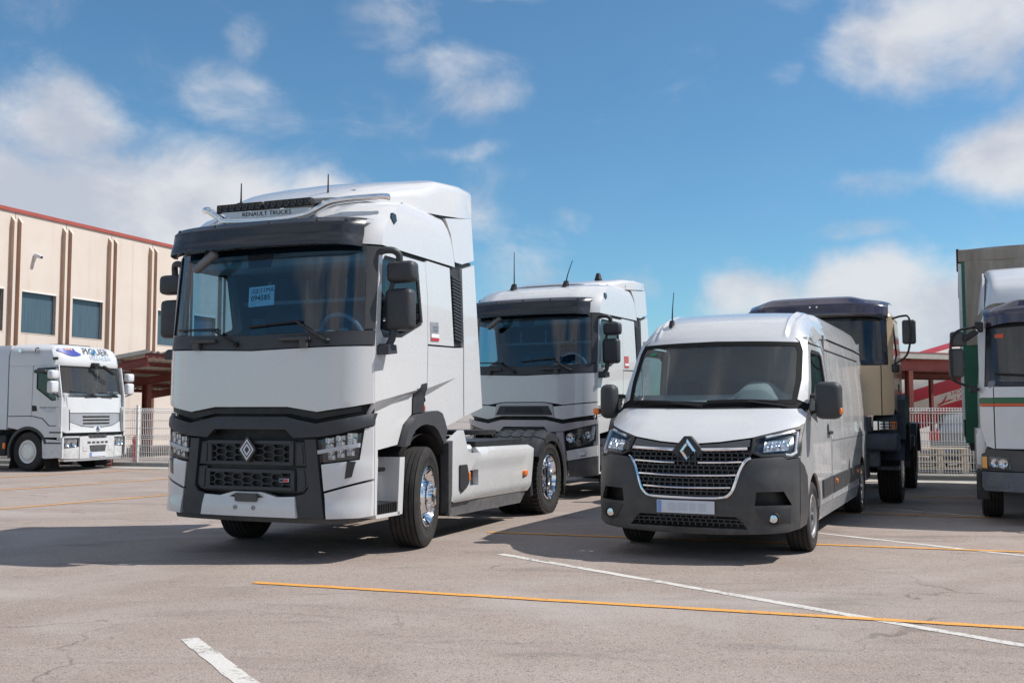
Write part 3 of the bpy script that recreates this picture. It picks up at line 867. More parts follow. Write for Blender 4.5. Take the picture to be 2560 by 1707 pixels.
        for k in range(19):
            t = (k + .5) / 19
            z = 2.93 - t * .72
            x0_ = lerp(z, [2.15, 3.03], [-.715, -.60]); x1_ = lerp(z, [2.15, 3.03], [-.915, -.85])
            bm = B()
            y0, y1 = sorted((s * (HW - .03), s * (HW + .006)))
            prism(bm, [(x0_, z + .030), (x0_, z + .006), (x1_, z - .022), (x1_, z + .002)], 'xz', y0, y1)
            fin('louvre', bm, 'plastic', lo_, 30)
        # black backing that shows in the shut lines
        back = [(1.06, 1.06), (1.10, 1.45), (1.10, 2.08), (1.02, 3.05), (-.9, 3.05), (-1.2, 3.12), (-1.44, 1.48), (-.95, 1.39), (-.49, 1.28), (-.38, 1.43), (.17, 1.42), (.38, 1.31), (.49, 1.12)]
        panel('side_backing', back, flat_side(s, HW - .115), O, 'black', P, 0, .2, [win], gap=0)
        # wheel arch
        ao = [(.49, 1.07), (.40, 1.26), (.29, 1.345), (.185, 1.39), (-.10, 1.425), (-.262, 1.43), (-.375, 1.402), (-.44, 1.32), (-.50, 1.22)]
        ai = [(-.43, 1.06), (-.35, 1.14), (-.27, 1.22), (-.17, 1.268), (.02, 1.29), (.15, 1.272), (.26, 1.23), (.33, 1.17), (.385, 1.08)]
        panel('wheel_arch', ao + ai, lambda x, z: (x, s * (HW + .012), z), O, 'plastic_light', P, .30, .12, gap=0)
        # mudguard lining behind the wheel
        bm = B()
        def ml(u, v):
            a = radians(38 + 140 * u)
            r_ = .63 + (.03 * (u > .72))
            x = -.05 + r_ * cos(a); z = .52 + r_ * sin(a) * 1.06
            if u > .72:
                t = (u - .72) / .28; x = lerp(t, [0, 1], [-.60, -.60]); z = lerp(t, [0, 1], [.95, .27])
            return (x, s * (.60 + .56 * v), z)
        grid_mesh(bm, 30, 6, ml); fin('mud_flap', bm, 'rubber', P, 50)
        if s > 0:
            bm = B(); cyl(bm, (-.585, 1.02, .56), (-.55, 1.02, .56), .028, .02, 10); fin('flap_bolt', bm, 'galv', P)
        # step box
        bm = B()
        prism(bm, [(1.075, .43), (1.035, .42), (1.01, .97), (1.07, 1.0)], 'xz', s * 1.205, s * 1.10)
        prism(bm, [(.60, .40), (.50, .40), (.455, .965), (.56, .965)], 'xz', s * 1.20, s * .90)
        prism(bm, [(1.03, .40), (.55, .395), (.55, .43), (1.03, .435)], 'xz', s * 1.20, s * .90)
        prism(bm, [(1.03, .40), (.50, .40), (.455, .965), (1.02, .975)], 'xz', s * .92, s * .90)
        sb = fin('step_box', bm, WH, P, 30)
        for x0_, x1_, z0, z1, yy in ((.72, 1.01, .835, .875, 1.12), (.60, 1.02, .435, .53, 1.19)):
            bm = B(); y0, y1 = sorted((s * .92, s * yy)); box(bm, x0_, x1_, y0, y1, z0, z1)
            for k in range(9):
                xx = x0_ + (x1_ - x0_) * (k + .5) / 9; ya, yb = sorted((s * (yy - .002), s * (yy + .008))); box(bm, xx - .010, xx + .010, ya, yb, z0 + .006, z1 - .006)
            fin('tread', bm, 'black', sb)
        bm = B(); box(bm, .62, 1.0, *sorted((s * .87, s * .90)), .42, 1.08); fin('step_back', bm, 'interior_dark', sb)
        mirror_set(P, s)
    # ---------------- nose
    if new:
        top = [(1.21, 1.50), (1.21, 2.05), (0, 2.012), (-1.21, 2.05), (-1.21, 1.50), (-1.06, 1.465), (-.735, 1.415), (-.42, 1.463), (.42, 1.463), (.735, 1.415), (1.06, 1.465)]
        panel('front_panel', top, t_front(.0), OX, WH, P, .05, .06)
        chin = [(1.11, 1.42), (1.11, 1.475), (1.06, 1.46), (.735, 1.41), (.42, 1.458), (-.42, 1.458), (-.735, 1.41), (-1.06, 1.46), (-1.11, 1.475), (-1.11, 1.42), (-1.05, 1.41), (-.72, 1.35), (-.45, 1.40), (.45, 1.40), (.72, 1.35), (1.05, 1.41)]
        panel('front_lip', chin, t_front(-.035), OX, 'black', P, .05, .1, gap=0)
        mou = [(.41, 1.247), (.50, 1.168), (.77, 1.180), (.96, 1.212), (1.135, 1.262), (1.21, 1.29), (1.21, 1.412), (1.17, 1.402), (1.0, 1.362), (.735, 1.312), (.63, 1.33), (.40, 1.376)]
        mou = mou + mir(mou)[::-1]
        panel('grille_surround', mou, lambda y, z: (t_xf(y, z) + .015 - .05 * sst(z, 1.33, 1.42), y, z), OX, 'plastic', P, .06, .06)
        GM = 'plastic'
    else:
        top = [(1.21, 1.575), (1.21, 2.05), (0, 2.012), (-1.21, 2.05), (-1.21, 1.575), (-.70, 1.525), (-.38, 1.572), (.38, 1.572), (.70, 1.525)]
        panel('front_panel', top, t_front(.0), OX, 'white', P, .05, .06)
        for s in sides:
            sc = [(.705, 1.518), (1.21, 1.565), (1.21, 1.385), (1.15, 1.355), (.70, 1.285), (.56, 1.31), (.53, 1.50)]
            panel('front_wing', sc if s > 0 else mir(sc), t_front(.0), OX, WH, P, .05, .06)
        cen = [(.38, 1.565), (.525, 1.54), (.565, 1.31), (.40, 1.34), (-.40, 1.34), (-.565, 1.31), (-.525, 1.54), (-.38, 1.565)]
        hole = [(.45, 1.51), (.53, 1.36), (-.53, 1.36), (-.45, 1.51)]
        panel('vent_frame', cen, t_front(.008), OX, 'mauve', P, .05, .06)
        bm = B(); patch(bm, hole, t_front(.014), OX, .01, .1); vf = fin('vent', bm, 'plastic', P)
        bm = B(); patch(bm, [(.34, 1.48), (.36, 1.40), (-.36, 1.40), (-.34, 1.48)], t_front(.019), OX, .004, .1); fin('vent_opening', bm, 'black', vf)
        mou = [(.38, 1.162), (.455, 1.080), (.71, 1.092), (1.0, 1.16), (1.21, 1.215), (1.21, 1.295), (.69, 1.222), (.42, 1.28)]
        mou = mou + mir(mou)[::-1]
        panel('grille_surround', mou, lambda y, z: (t_xf(y, z) + .01, y, z), OX, 'mauve', P, .06, .06)
        GM = 'plastic'
    panel('nose_backing', [(1.17, .45), (1.17, 1.56), (-1.17, 1.56), (-1.17, .45)], t_front(-.13), OX, 'black', P, 0, .12, gap=0)
    # grille
    g = panel('grille_frame', [(.60, 1.145), (-.60, 1.145), (-.655, .70), (-.60, .645), (.60, .645), (.655, .70)], t_front(-.055), OX, 'black', P, .03, .1, gap=0)
    for s in sides:
        for pp in ([(.495, 1.135), (.60, 1.13), (.625, .905), (.50, .905)], [(.515, .89), (.63, .89), (.648, .71), (.60, .665), (.525, .655)]):
            panel('grille_pad', pp if s > 0 else mir(pp), t_front(-.02), OX, GM, g, .03, .1)
            q = inset_poly(pp, .022); panel('pad_inset', q if s > 0 else mir(q), t_front(-.012), OX, GM, g, .01, .1)
    fx = lambda y, z: t_xf(y, z) - .012
    for z0, z1, yy in ((.925, 1.125, .475), (.685, .850, .49)):
        bm = B()
        for a, b in (((-yy, z0), (yy, z0)), ((-yy, z1), (yy, z1))):
            box(bm, t_xf(yy * .6, z0) - .05, t_xf(yy * .6, z0) - .004, a[0], b[0], a[1] - .016, a[1] + .016)
        for yv in (-yy, yy): box(bm, t_xf(yy, z0) - .05, t_xf(yy, z0) + .002, yv - .022, yv + .022, z0 - .016, z1 + .016)
        o = fin('grille_bars', bm, GM, P)
        bm = B(); hexgrid(bm, -yy + .02, yy - .02, z0 + .014, z1 - .014, fx)
        hx = fin('honeycomb', bm, GM, o, 20); hx['kind'] = 'stuff'
    bm = B()
    for k in range(44):
        y = -.48 + .96 * k / 43
        box(bm, t_xf(y, .8) - .075, t_xf(y, .8) - .055, y - .005, y + .005, .66, 1.14)
    fn_ = fin('radiator_fins', bm, 'plastic', P); fn_['kind'] = 'stuff'
    diamond(P, (t_xf(0, 1.05) + .03, 0, 1.055 if new else .90), .095, .122, 'outline')
    if new:
        bm = B(); patch(bm, [(.355, .752), (.455, .752), (.455, .785), (.355, .785)], t_front(.012), OX, .012, .2); bo = fin('series_badge', bm, 'plate_white', P)
        bm = B(); patch(bm, [(.360, .756), (.395, .756), (.412, .781), (.360, .781)], t_front(.016), OX, .003, .2); fin('badge_blue', bm, 'navy', bo)
        bm = B(); patch(bm, [(.402, .756), (.450, .756), (.450, .781), (.418, .781)], t_front(.016), OX, .003, .2); fin('badge_red', bm, 'red', bo)
        for s in sides:
            stp = [(.555, .415), (.82, .415), (.795, .62), (.73, 1.165), (.61, 1.16), (.655, .70), (.62, .648), (.525, .625)]
            panel('bumper_upright', stp if s > 0 else mir(stp), t_front(.004), OX, 'plastic', P, .05, .07)
        bc = [(.555, .415), (.525, .62), (.33, .612), (.16, .655), (-.16, .655), (-.33, .612), (-.525, .62), (-.555, .415)]
        panel('bumper', bc, lambda y, z: (t_xf(y, z) + .012 + .02 * (1 - sst(z, .5, .62)), y, z), OX, WH, P, .06, .05)
        bm = B(); patch(bm, [(.115, .56), (.125, .58), (.125, .638), (-.125, .638), (-.125, .575), (-.115, .56)], t_front(.045), OX, .05, .1); fin('tow_cover', bm, 'plastic_light', P)
        bm = B()
        for s in sides: patch(bm, [(s * .13, .600), (s * .20, .605), (s * .135, .632)], t_front(.034), OX, 0, .1)
        fin('tow_slot', bm, 'black', P)
        for s in sides:
            bm = B(); xx = t_xf(.105, .5) + .034; lathe(bm, [(.020, -.01), (.020, .008), (.012, .008), (.010, -.004), (0, -.005)], (xx, s * .105 - .02, .502), OX, 14)
            fin('bumper_hole', bm, ['steel_grey'], P)
        bm = B(); patch(bm, [(1.0, .36), (1.02, .41), (-1.02, .41), (-1.0, .36)], t_front(-.06), OX, .3, .12); fin('under_strip', bm, 'bumper_worn', P)
    else:
        for s in sides:
            stp = [(.555, .345), (.78, .345), (.71, 1.092), (.58, 1.085), (.655, .70), (.62, .648), (.525, .625)]
            panel('bumper_upright', stp if s > 0 else mir(stp), t_front(.004), OX, 'mauve', P, .05, .07)
        bc = [(.555, .345), (.525, .62), (.16, .655), (-.16, .655), (-.525, .62), (-.555, .345)]
        panel('bumper', bc, t_front(.012), OX, 'plastic', P, .06, .1)
    for s in sides:
        mm = (lambda p: p) if s > 0 else mir
        if new:
            hl = [(.745, 1.155), (.775, .935), (1.105, .975), (1.135, 1.222), (.94, 1.19)]
            h = panel('headlight', mm(hl), t_front(-.06), OX, 'lamp_dark', P, 0, .08, gap=0)
            bm = B()
            for z0, dz, r0, r1 in ((1.06, .105, .80, 1.10), (.955, .085, .83, 1.08)):
                for k in range(3):
                    ya = r0 + (r1 - r0) * (k + .12) / 3; yb = r0 + (r1 - r0) * (k + .9) / 3
                    sl = .22
                    for i in range(3):
                        for j in range(2):
                            y_a = ya + (yb - ya) * i / 3; y_b = ya + (yb - ya) * (i + 1) / 3
                            za = z0 + dz * j / 2 + (ya - .78) * sl; zb = za + dz / 2
                            yc, zc = (y_a + y_b) / 2, (za + zb) / 2
                            v = [bm.verts.new(Vector(t_front(-.025)(s * yy, zz))) for yy, zz in ((y_a, za), (y_b, za), (y_b, zb), (y_a, zb))]
                            m_ = bm.verts.new(Vector(t_front(-.055)(s * (yc + .012 * ((i + j) % 3 - 1)), zc + .008 * ((i * 2 + j) % 3 - 1))))
                            for q in range(4):
                                f = bm.faces.new((v[q], v[(q + 1) % 4], m_))
            bmesh.ops.recalc_face_normals(bm, faces=bm.faces); fin('reflector', bm, 'reflector', h, None)
            bm = B(); patch(bm, mm([(.75, 1.055), (1.115, 1.125), (1.112, 1.085), (.755, 1.02)]), t_front(.012), OX, .05, .05); fin('light_bar', bm, 'drl', h)
            panel('lens', mm(hl), t_front(.0), OX, 'lamp_glass', h, 0, .08, gap=.004)
            cu = [(.782, .925), (.81, .668), (1.21, .782), (1.21, 1.285), (1.145, 1.262), (1.112, .970), (1.10, .968)]
            panel('corner_panel', mm(cu), lambda y, z: (t_xf(y, z) + .004 - .012 * sst(z, .9, 1.0), y, z), OX, WH, P, .05, .05)
            vt = [(1.02, .960), (1.095, .955), (1.065, .805), (1.0, .785)]
            panel('vent_slot', mm(vt), t_front(.010), OX, 'gloss_black', P, .012, .05)
            cl = [(.815, .655), (1.21, .770), (1.21, .435), (1.13, .420), (.845, .412)]
            panel('bumper_corner', mm(cl), lambda y, z: (t_xf(y, z) + .004 + .018 * (1 - sst(z, .46, .60)), y, z), OX, WH, P, .05, .045)
            panel('corner_return', [(1.085, .435), (1.035, .43), (1.03, .985), (1.03, 1.04), (1.06, 1.15), (1.085, 1.285)], flat_side(s, HW + .003), (0, s, 0), WH, P, .04, .2)
        else:
            hl = [(.725, 1.085), (.755, .79), (1.08, .89), (1.20, .965), (1.20, 1.205), (1.0, 1.155)]
            h = panel('headlight', mm(hl), t_front(-.07), OX, 'lamp_dark', P, 0, .08, gap=0)
            bm = B()
            for cy, cz, rr in ((.82, .99, .075), (.955, .975, .085), (1.09, 1.04, .06)):
                c0 = Vector(t_front(-.06)(s * cy, cz)); lathe(bm, [(0, 0), (rr * .45, .004), (rr * .8, .022), (rr, .045), (rr * 1.08, .045), (rr * 1.12, 0)], c0, OX, 18)
            fin('reflector', bm, 'reflector', h)
            bm = B(); c0 = Vector(t_front(-.05)(s * .955, .975)); lathe(bm, [(.055, 0), (.05, .035), (0, .05)], c0, OX, 18); fin('projector', bm, 'gloss_black', h)
            bm = B(); patch(bm, mm([(1.10, .93), (1.15, .97), (1.175, 1.19), (1.14, 1.18)]), t_front(-.02), OX, .02, .1); fin('light_bar', bm, 'silver_grey', h)
            panel('lens', mm(hl), t_front(.0), OX, 'lamp_glass', h, 0, .08, gap=.004)
            panel('bumper_band', mm([(.757, .780), (1.21, .872), (1.21, .695), (.778, .615)]), t_front(.0), OX, WH, P, .05, .07)
            bm = B(); patch(bm, mm([(.96, .74), (.965, .68), (1.06, .70), (1.08, .765)]), t_front(.006), OX, .01, .1); fin('fog_lamp', bm, 'reflector', P)
            panel('bumper_corner', mm([(.778, .608), (1.21, .690), (1.21, .385), (1.12, .365), (.80, .355)]), t_front(.0), OX, 'plastic_light', P, .05, .07)
            panel('corner_return', [(1.085, .40), (1.035, .40), (1.03, 1.04), (1.085, 1.28)], flat_side(s, HW + .003), (0, s, 0), WH, P, .04, .2)
            panel('corner_slat', [(1.10, 1.52), (.66, 1.53), (.70, 1.37), (1.10, 1.31)], t_side(s, .012), (0, s, 0), WH, P, .02, .1)
    # ---------------- interior
    bm = B(); box(bm, -.6, .92, -1.05, 1.05, 1.40, 1.46); fin('cab_floor', bm, 'interior_dark', P)
    def dash(u, v):
        y = -1.12 + 2.24 * u
        pr = [(1.26, 1.5), (1.24, 2.10), (1.05, 2.155), (.80, 2.14), (.70, 2.05), (.66, 1.9), (.72, 1.5)]
        i = min(int(v * 6), 5); t = v * 6 - i
        x = pr[i][0] + (pr[i + 1][0] - pr[i][0]) * t; z = pr[i][1] + (pr[i + 1][1] - pr[i][1]) * t
        hump = math.exp(-((y - .55) / .28) ** 2) * .085 if .15 < v < .8 else 0
        return (x - t_drop(y) * (1 if v < .4 else .3), y, z + hump)
    bm = B(); grid_mesh(bm, 30, 24, dash); fin('dashboard', bm, 'interior', P, 50)
    steering(P, (.62, .56, 2.20), .235, 28)
    for y in (.56, -.56): seat(P, .05, y, 1.78)
    bm = B(); grid_mesh(bm, 120, 1, lambda u, v: (-.42 + .03 * sin(u * 75) + .01 * sin(u * 31), -1.15 + 2.3 * u, 1.45 + 1.54 * v)); fin('curtain', bm, 'curtain', P, 60)
    bm = B(); box(bm, -.66, -.60, -1.15, 1.15, 1.4, 3.06); fin('rear_wall', bm, 'interior_dark', P)
    bm = B()
    box(bm, -.62, 1.05, -1.14, 1.14, 2.985, 3.02); box(bm, .55, .98, -1.10, 1.10, 2.90, 2.985, None, .03)
    fin('headlining', bm, 'interior_light', P, 40)
    bm = B(); box(bm, -.40, .05, -1.12, 1.12, 2.62, 2.66); 
    for y in (-.75, -.25, .25, .75): box(bm, .03, .05, y - .015, y + .015, 2.66, 2.88)
    fin('shelf', bm, 'interior_light', P)
    bm = B(); prism(bm, [(.14, 2.165), (.10, 2.33), (-.02, 2.33), (-.06, 2.165)], 'yz', t_xf(0, 2.2) - .10, t_xf(0, 2.2) - .03); fin('camera_cover', bm, 'black', P)
    # ---------------- roof kit
    if new:
        X = 1.06
        bm = B()
        tube(bm, smooth_path([(.94, -.95, 3.545), (X, -.80, 3.51), (X + .02, -.62, 3.40), (X + .05, -.50, 3.365), (X + .06, 0, 3.345), (X + .05, .36, 3.365), (X + .02, .52, 3.42), (X, .72, 3.495), (.90, 1.10, 3.54), (.82, 1.20, 3.545)], 6), .036, 12)
        rb_ = fin('light_bar_rail', bm, 'chrome', P, 40)
        bm = B(); prism(bm, [(.46, 3.45), (.34, 3.37), (-.47, 3.38), (-.62, 3.47)], 'yz', X + .028, X + .036); pl_ = fin('name_plate', bm, 'aluminium', rb_)
        text('plate_lettering', 'RENAULT TRUCKS', .062, axes((X + .041, -.06, 3.425), (0, 1, -.015), (0, 0, 1)), 'ink', rb_, xs=1.15)
        bm = B()
        for y in (-.36, .34): box(bm, X - .10, X + .05, y - .05, y + .05, 3.20, 3.36, None, .01)
        for y in (-.68, .55): tube(bm, [(X - .05, y, 3.50), (.75, y + .05, 3.56), (.55, y + .08, 3.62)], .028, 8)
        tube(bm, [(.55, -.6, 3.66), (.55, .63, 3.66)], .018, 8)
        for y in (-.30, .10): box(bm, X - .02, X + .0, y - .02, y + .02, 3.44, 3.52)
        fin('rail_bracket', bm, 'chrome', rb_, 40)
        for a, b in ((-.70, -.135), (-.115, .45)):
            bm = B(); box(bm, X - .06, X + .015, a, b, 3.475, 3.56, None, .012)
            lb = fin('led_bar', bm, 'black', P, 40)
            for k in range(7):
                y = a + (b - a) * (k + .5) / 7
                bm = B(); lathe(bm, [(.034, -.002), (.031, .008), (.022, .003), (0, -.004)], (X + .014, y, 3.517), OX, 14); fin('led_lens', bm, 'gloss_black', lb)
        for y in (-.55, .60): rbox('beacon', .50, .62, y - .09, y + .09, 3.66, 3.71, .015, 'black', P)
        ants = [(.72, -.68, 3.56, 3.87, 0), (.74, .42, 3.56, 3.87, 0)]
    else:
        ants = [(.72, -.55, 3.56, 4.22, 0), (.70, .45, 3.56, 4.0, .12)]
        bm = B(); cyl(bm, (-.1, .72, 3.74), (-.1, .72, 3.86), .07, .035, 12); fin('roof_antenna', bm, 'black', P)
    for x, y, z0, z1, ln in ants:
        bm = B(); prism(bm, [(x - .09, z0 - .02), (x + .07, z0 - .02), (x - .01, z0 + .095), (x - .05, z0 + .095)], 'xz', y - .035, y + .035)
        tube(bm, [(x - .03, y, z0 + .09), (x - .03, y + ln * .3, (z0 + z1) / 2), (x - .03, y + ln, z1)], [.012, .009, .006], 8)
        fin('antenna', bm, 'black', P, 40)
    for s in sides:
        bm = B(); prism(bm, [(.80, 3.36), (.76, 3.40), (.70, 3.39), (.68, 3.33), (.73, 3.29)], 'xz', s * 1.17, s * 1.212); fin('marker_lamp', bm, 'gloss_black', P, 30)
    # name badge on the sleeper
    bg_ = [(-.075, 2.375), (-.27, 2.383), (-.285, 2.185), (-.09, 2.178)]
    panel('badge', bg_, t_side(1, .006), (0, 1, 0), 'red' if not new else 'aluminium', P, .006, .2, gap=0)
    panel('badge_foot', [(-.092, 2.205), (-.284, 2.212), (-.287, 2.183), (-.09, 2.176)], t_side(1, .010), (0, 1, 0), 'red', P, .004, .2, gap=0)
    panel('badge_plate', [(-.10, 2.25), (-.28, 2.257), (-.283, 2.215), (-.10, 2.21)], t_side(1, .010), (0, 1, 0), 'paper', P, .004, .2, gap=0)
    if new:
        f = t_side(1, .012)
        wrap_text('badge_lettering', 'RENAULT', .030, f, -.20, 2.325, 'ink', P, (0, 1, 0), flipu=True)
        wrap_text('badge_lettering', 'TRUCKS', .030, f, -.195, 2.292, 'ink', P, (0, 1, 0), flipu=True)
        # paper on the inside of the windscreen
        Mx = axes((t_xf(.04, 2.555) - .022, .045, 2.555), (0.02, 1, .045), (-.11, -.05, 1))
        bm = B()
        for (a, b, c_, d_, nm, mt, zo) in ((-.152, .152, -.10, .10, 'permit_sheet', 'paper', 0),):
            prism(bm, [(a, c_), (b, c_), (b, d_), (a, d_)], 'xy', -.001, 0, Mx)
        ps = fin('permit_sheet', bm, 'paper', P)
        bm = B(); prism(bm, [(-.125, .025), (-.015, .025), (-.015, .082), (-.125, .082)], 'xy', .0005, .0015, Mx); fin('permit_box', bm, 'grey_print', ps)
        text('permit_lettering', 'L3', .060, Mx @ Matrix.Translation((-.068, .052, .003)), 'ink', ps)
        text('permit_lettering', '11MA', .068, Mx @ Matrix.Translation((.065, .055, .003)), 'ink', ps)
        text('permit_lettering', '094585', .078, Mx @ Matrix.Translation((-.008, -.018, .003)), 'ink', ps, bold=.001)
        bm = B(); prism(bm, [(-.125, -.085), (-.07, -.085), (-.07, -.072), (-.125, -.072)], 'xy', .0005, .0015, Mx); prism(bm, [(-.13, -.06), (-.03, -.06), (-.03, -.055), (-.13, -.055)], 'xy', .0005, .0015, Mx); fin('permit_print', bm, 'grey_print', ps)
    # ---------------- chassis, skirts, rear end
    bm = B()
    for y in (-.40, .40): box(bm, -4.75, 1.0, y - .04, y + .04, .68, .95)
    for x in (-4.6, -3.0, -1.7, -.8, .8): box(bm, x - .06, x + .06, -.40, .40, .70, .90)
    box(bm, -.5, .9, -.45, .45, .45, .95)
    cyl(bm, (0, -.95, .50), (0, .95, .50), .07, None, 10); cyl(bm, (-3.85, -1.0, .50), (-3.85, 1.0, .50), .10, None, 12)
    box(bm, -2.9, -.9, .42, .98, .34, .90, None, .06); box(bm, -2.9, -.9, -.98, -.42, .34, .90, None, .06)
    fin('chassis', bm, 'chassis', P, 40)
    bm = B()    # fifth wheel
    pl = [(.10 + .52 * cos(a), .52 * sin(a)) for a in [radians(-150 + 300 * i / 20) for i in range(21)]]
    prism(bm, [(-3.55 + p[0], p[1]) for p in pl], 'xy', 1.10, 1.16)
    prism(bm, [(-3.25, .95), (-3.75, .95), (-3.62, 1.12), (-3.38, 1.12)], 'xz', .30, .42); prism(bm, [(-3.25, .95), (-3.75, .95), (-3.62, 1.12), (-3.38, 1.12)], 'xz', -.42, -.30)
    fin('fifth_wheel', bm, 'chassis', P, 40)
    bm = B()
    for k in range(9): cyl(bm, (-2.05 - .07 * k, .55, .98), (-2.05 - .07 * k, .55, 1.10), .022, .015, 8)
    box(bm, -2.7, -1.95, .45, .66, .95, .985)
    cyl(bm, (-1.10, .95, .97), (-1.30, 1.12, .97), .07, .07, 14)
    fin('coupling_row', bm, 'aluminium', P, 40)
    bm = B(); tube(bm, smooth_path([(-1.3, .3, 1.0), (-1.35, .32, 1.35), (-1.5, .3, 1.45), (-1.75, .28, 1.2), (-2.1, .2, 1.05)], 6), .025, 8); tube(bm, smooth_path([(-1.3, .1, 1.0), (-1.35, .1, 1.25), (-1.6, .05, 1.3), (-2.2, 0, 1.05)], 6), .022, 8)
    box(bm, -1.6, -.75, -.9, .9, .95, 1.0); box(bm, -2.9, -1.4, .30, 1.16, .985, 1.065)
    box(bm, -2.9, -1.4, -1.16, -.30, .985, 1.065)
    fin('deck', bm, 'fender', P, 40)
    for s in sides:
        O = (0, s, 0)
        def sk(x, z):
            d = .018 * sst(z, .80 + (x + 1.2) * -.01, .775 + (x + 1.2) * -.01) * (1 if -2.85 < x < -1.2 else 0)
            t = .05 * (1 - sst(z, .36, .46))
            if z > .93: t += .06 * sst(z, .93, 1.0) if x < -1.38 else 0
            return (x, s * (HW + .012 - d - t), z)
        so_ = [(-.72, .405), (-.62, .43), (-.63, 1.10), (-.925, 1.215), (-1.07, .95), (-1.385, .945), (-1.385, 1.005), (-3.10, .985), (-3.20, .93), (-3.07, .37)]
        hole = [(-1.10, .57), (-1.10, .745), (-1.385, .745), (-1.385, .565)]
        sp = panel('side_skirt', so_, sk, O, WH, P, .08, .075, [hole])
        bm = B(); y0, y1 = sorted((s * 1.10, s * 1.13)); box(bm, -1.40, -1.08, y0, y1, .55, .76); fin('skirt_recess', bm, 'interior_dark', sp)
        bm = B(); prism(bm, [(-.80, .82), (-.98, .82), (-1.03, .70), (-1.03, .60), (-.95, .55), (-.85, .52), (-.80, .57)], 'xz', s * 1.17, s * 1.245); fin('skirt_latch', bm, 'plastic', sp, 30)
        for x0_, x1_, z0, z1 in ((-1.04, -1.095, .63, .73), (-2.82, -2.935, .585, .65)):
            bm = B(); y0, y1 = sorted((s * 1.18, s * 1.238)); box(bm, x1_, x0_, y0, y1, z0, z1, None, .008); fin('side_marker', bm, 'orange', sp, 40)
        panel('skirt_edge', [(-.55, .30), (-.62, .30), (-.625, 1.10), (-.54, 1.08)], flat_side(s, HW + .004), O, 'plastic_light', P, .1, .3)
        bm = B(); patch(bm, [(-.75, .25), (-.72, .40), (-3.04, .365), (-2.92, .225)], lambda x, z: (x, s * (1.13 + .03 * sst(z, .25, .38)), z), O, .03, .2); fin('skirt_rail', bm, 'steel_grey', P)
        # rear mudguard in three ribbed pieces
        cx, cz = -3.85, .50
        for k, (a0, a1) in enumerate(((150, 120), (118, 62), (60, -15))):
            bm = B()
            def mg(u, v):
                a = radians(180 - (a0 + (a1 - a0) * u))
                y = .50 + .745 * min(v / .93, 1)
                rr = .645 - .105 * sst(v, .93, .97) - .03 * sst(v, .80, .93) + .014 * (1 if int(v * 42) % 9 in (3, 4, 5) and v < .8 else 0)
                return (cx + rr * cos(a), s * y, cz + rr * sin(a))
            grid_mesh(bm, 18, 42, mg); fin('rear_mudguard', bm, 'fender', P, 40)
        panel('mudguard_side', [(cx + .64, .52), (cx + .60, .30), (cx + .70, .28), (cx + .74, 1.0), (cx + .60, 1.02), (cx + .56, .82)], flat_side(s, 1.19), O, 'fender', P, .1, .2)
        bm = B(); box(bm, -4.52, -4.50, *sorted((s * .5, s * 1.2)), .22, .75); fin('rear_flap', bm, 'rubber', P)
    st_ = radians(12) if new else 0
    for y in (1.055, -1.055):
        wheel(P, -.05, y, .525, .31, .305, 'alloy_front', st_)
    for y in (1.05, -1.05): wheel(P, -3.85, y, .508, .33, .300, 'drive')
    for y in (.70, -.70): wheel(P, -3.85, y, .508, .30, .300, 'drive')
    return P

# ------------------------------------------------------------------ panel van
def v_x0(z): return lerp(z, [.2, .30, .45, .75, .95, 1.08, 1.18, 1.30, 1.42, 1.50, 2.18, 2.30, 2.42], [.78, .83, .87, .87, .83, .76, .63, .43, .20, .10, -.42, -.58, -.85])
def v_k(z): return lerp(z, [.9, 1.4, 2.2], [.26, .18, .12])
def v_hw(z): return lerp(z, [.2, .5, 1.3, 1.7, 2.05, 2.2, 2.3], [.985, 1.0, .995, .975, .935, .908, .894])
def v_xf(y, z):
    a = min(1.0, abs(y) / v_hw(z)); return v_x0(z) - .12 * a * a - v_k(z) * a ** 6
def v_front(off): return lambda y, z: (v_xf(y, z) + off, y, z)
def v_corner(z): return v_x0(z) - .12 - v_k(z)
def v_ys(x, z):
    d = 0.0
    if x < -1.72:
        d = .022 * (sst(z, 1.10, 1.13) - sst(z, 2.02, 2.05))
        for xc in (-2.9, -3.9, -4.85): d *= 1 - .8 * math.exp(-((x - xc) / .05) ** 2)
        d += .010 * (sst(z, .42, .48) - sst(z, .98, 1.05))
    return v_hw(z) - d
def v_side(s, off=0.0): return lambda x, z: (x, s * (v_ys(x, z) + off), z)

def arc(cx, cz, r, a0, a1, n=14): return [(cx + r * cos(radians(a0 + (a1 - a0) * i / n)), cz + r * sin(radians(a0 + (a1 - a0) * i / n))) for i in range(n + 1)]

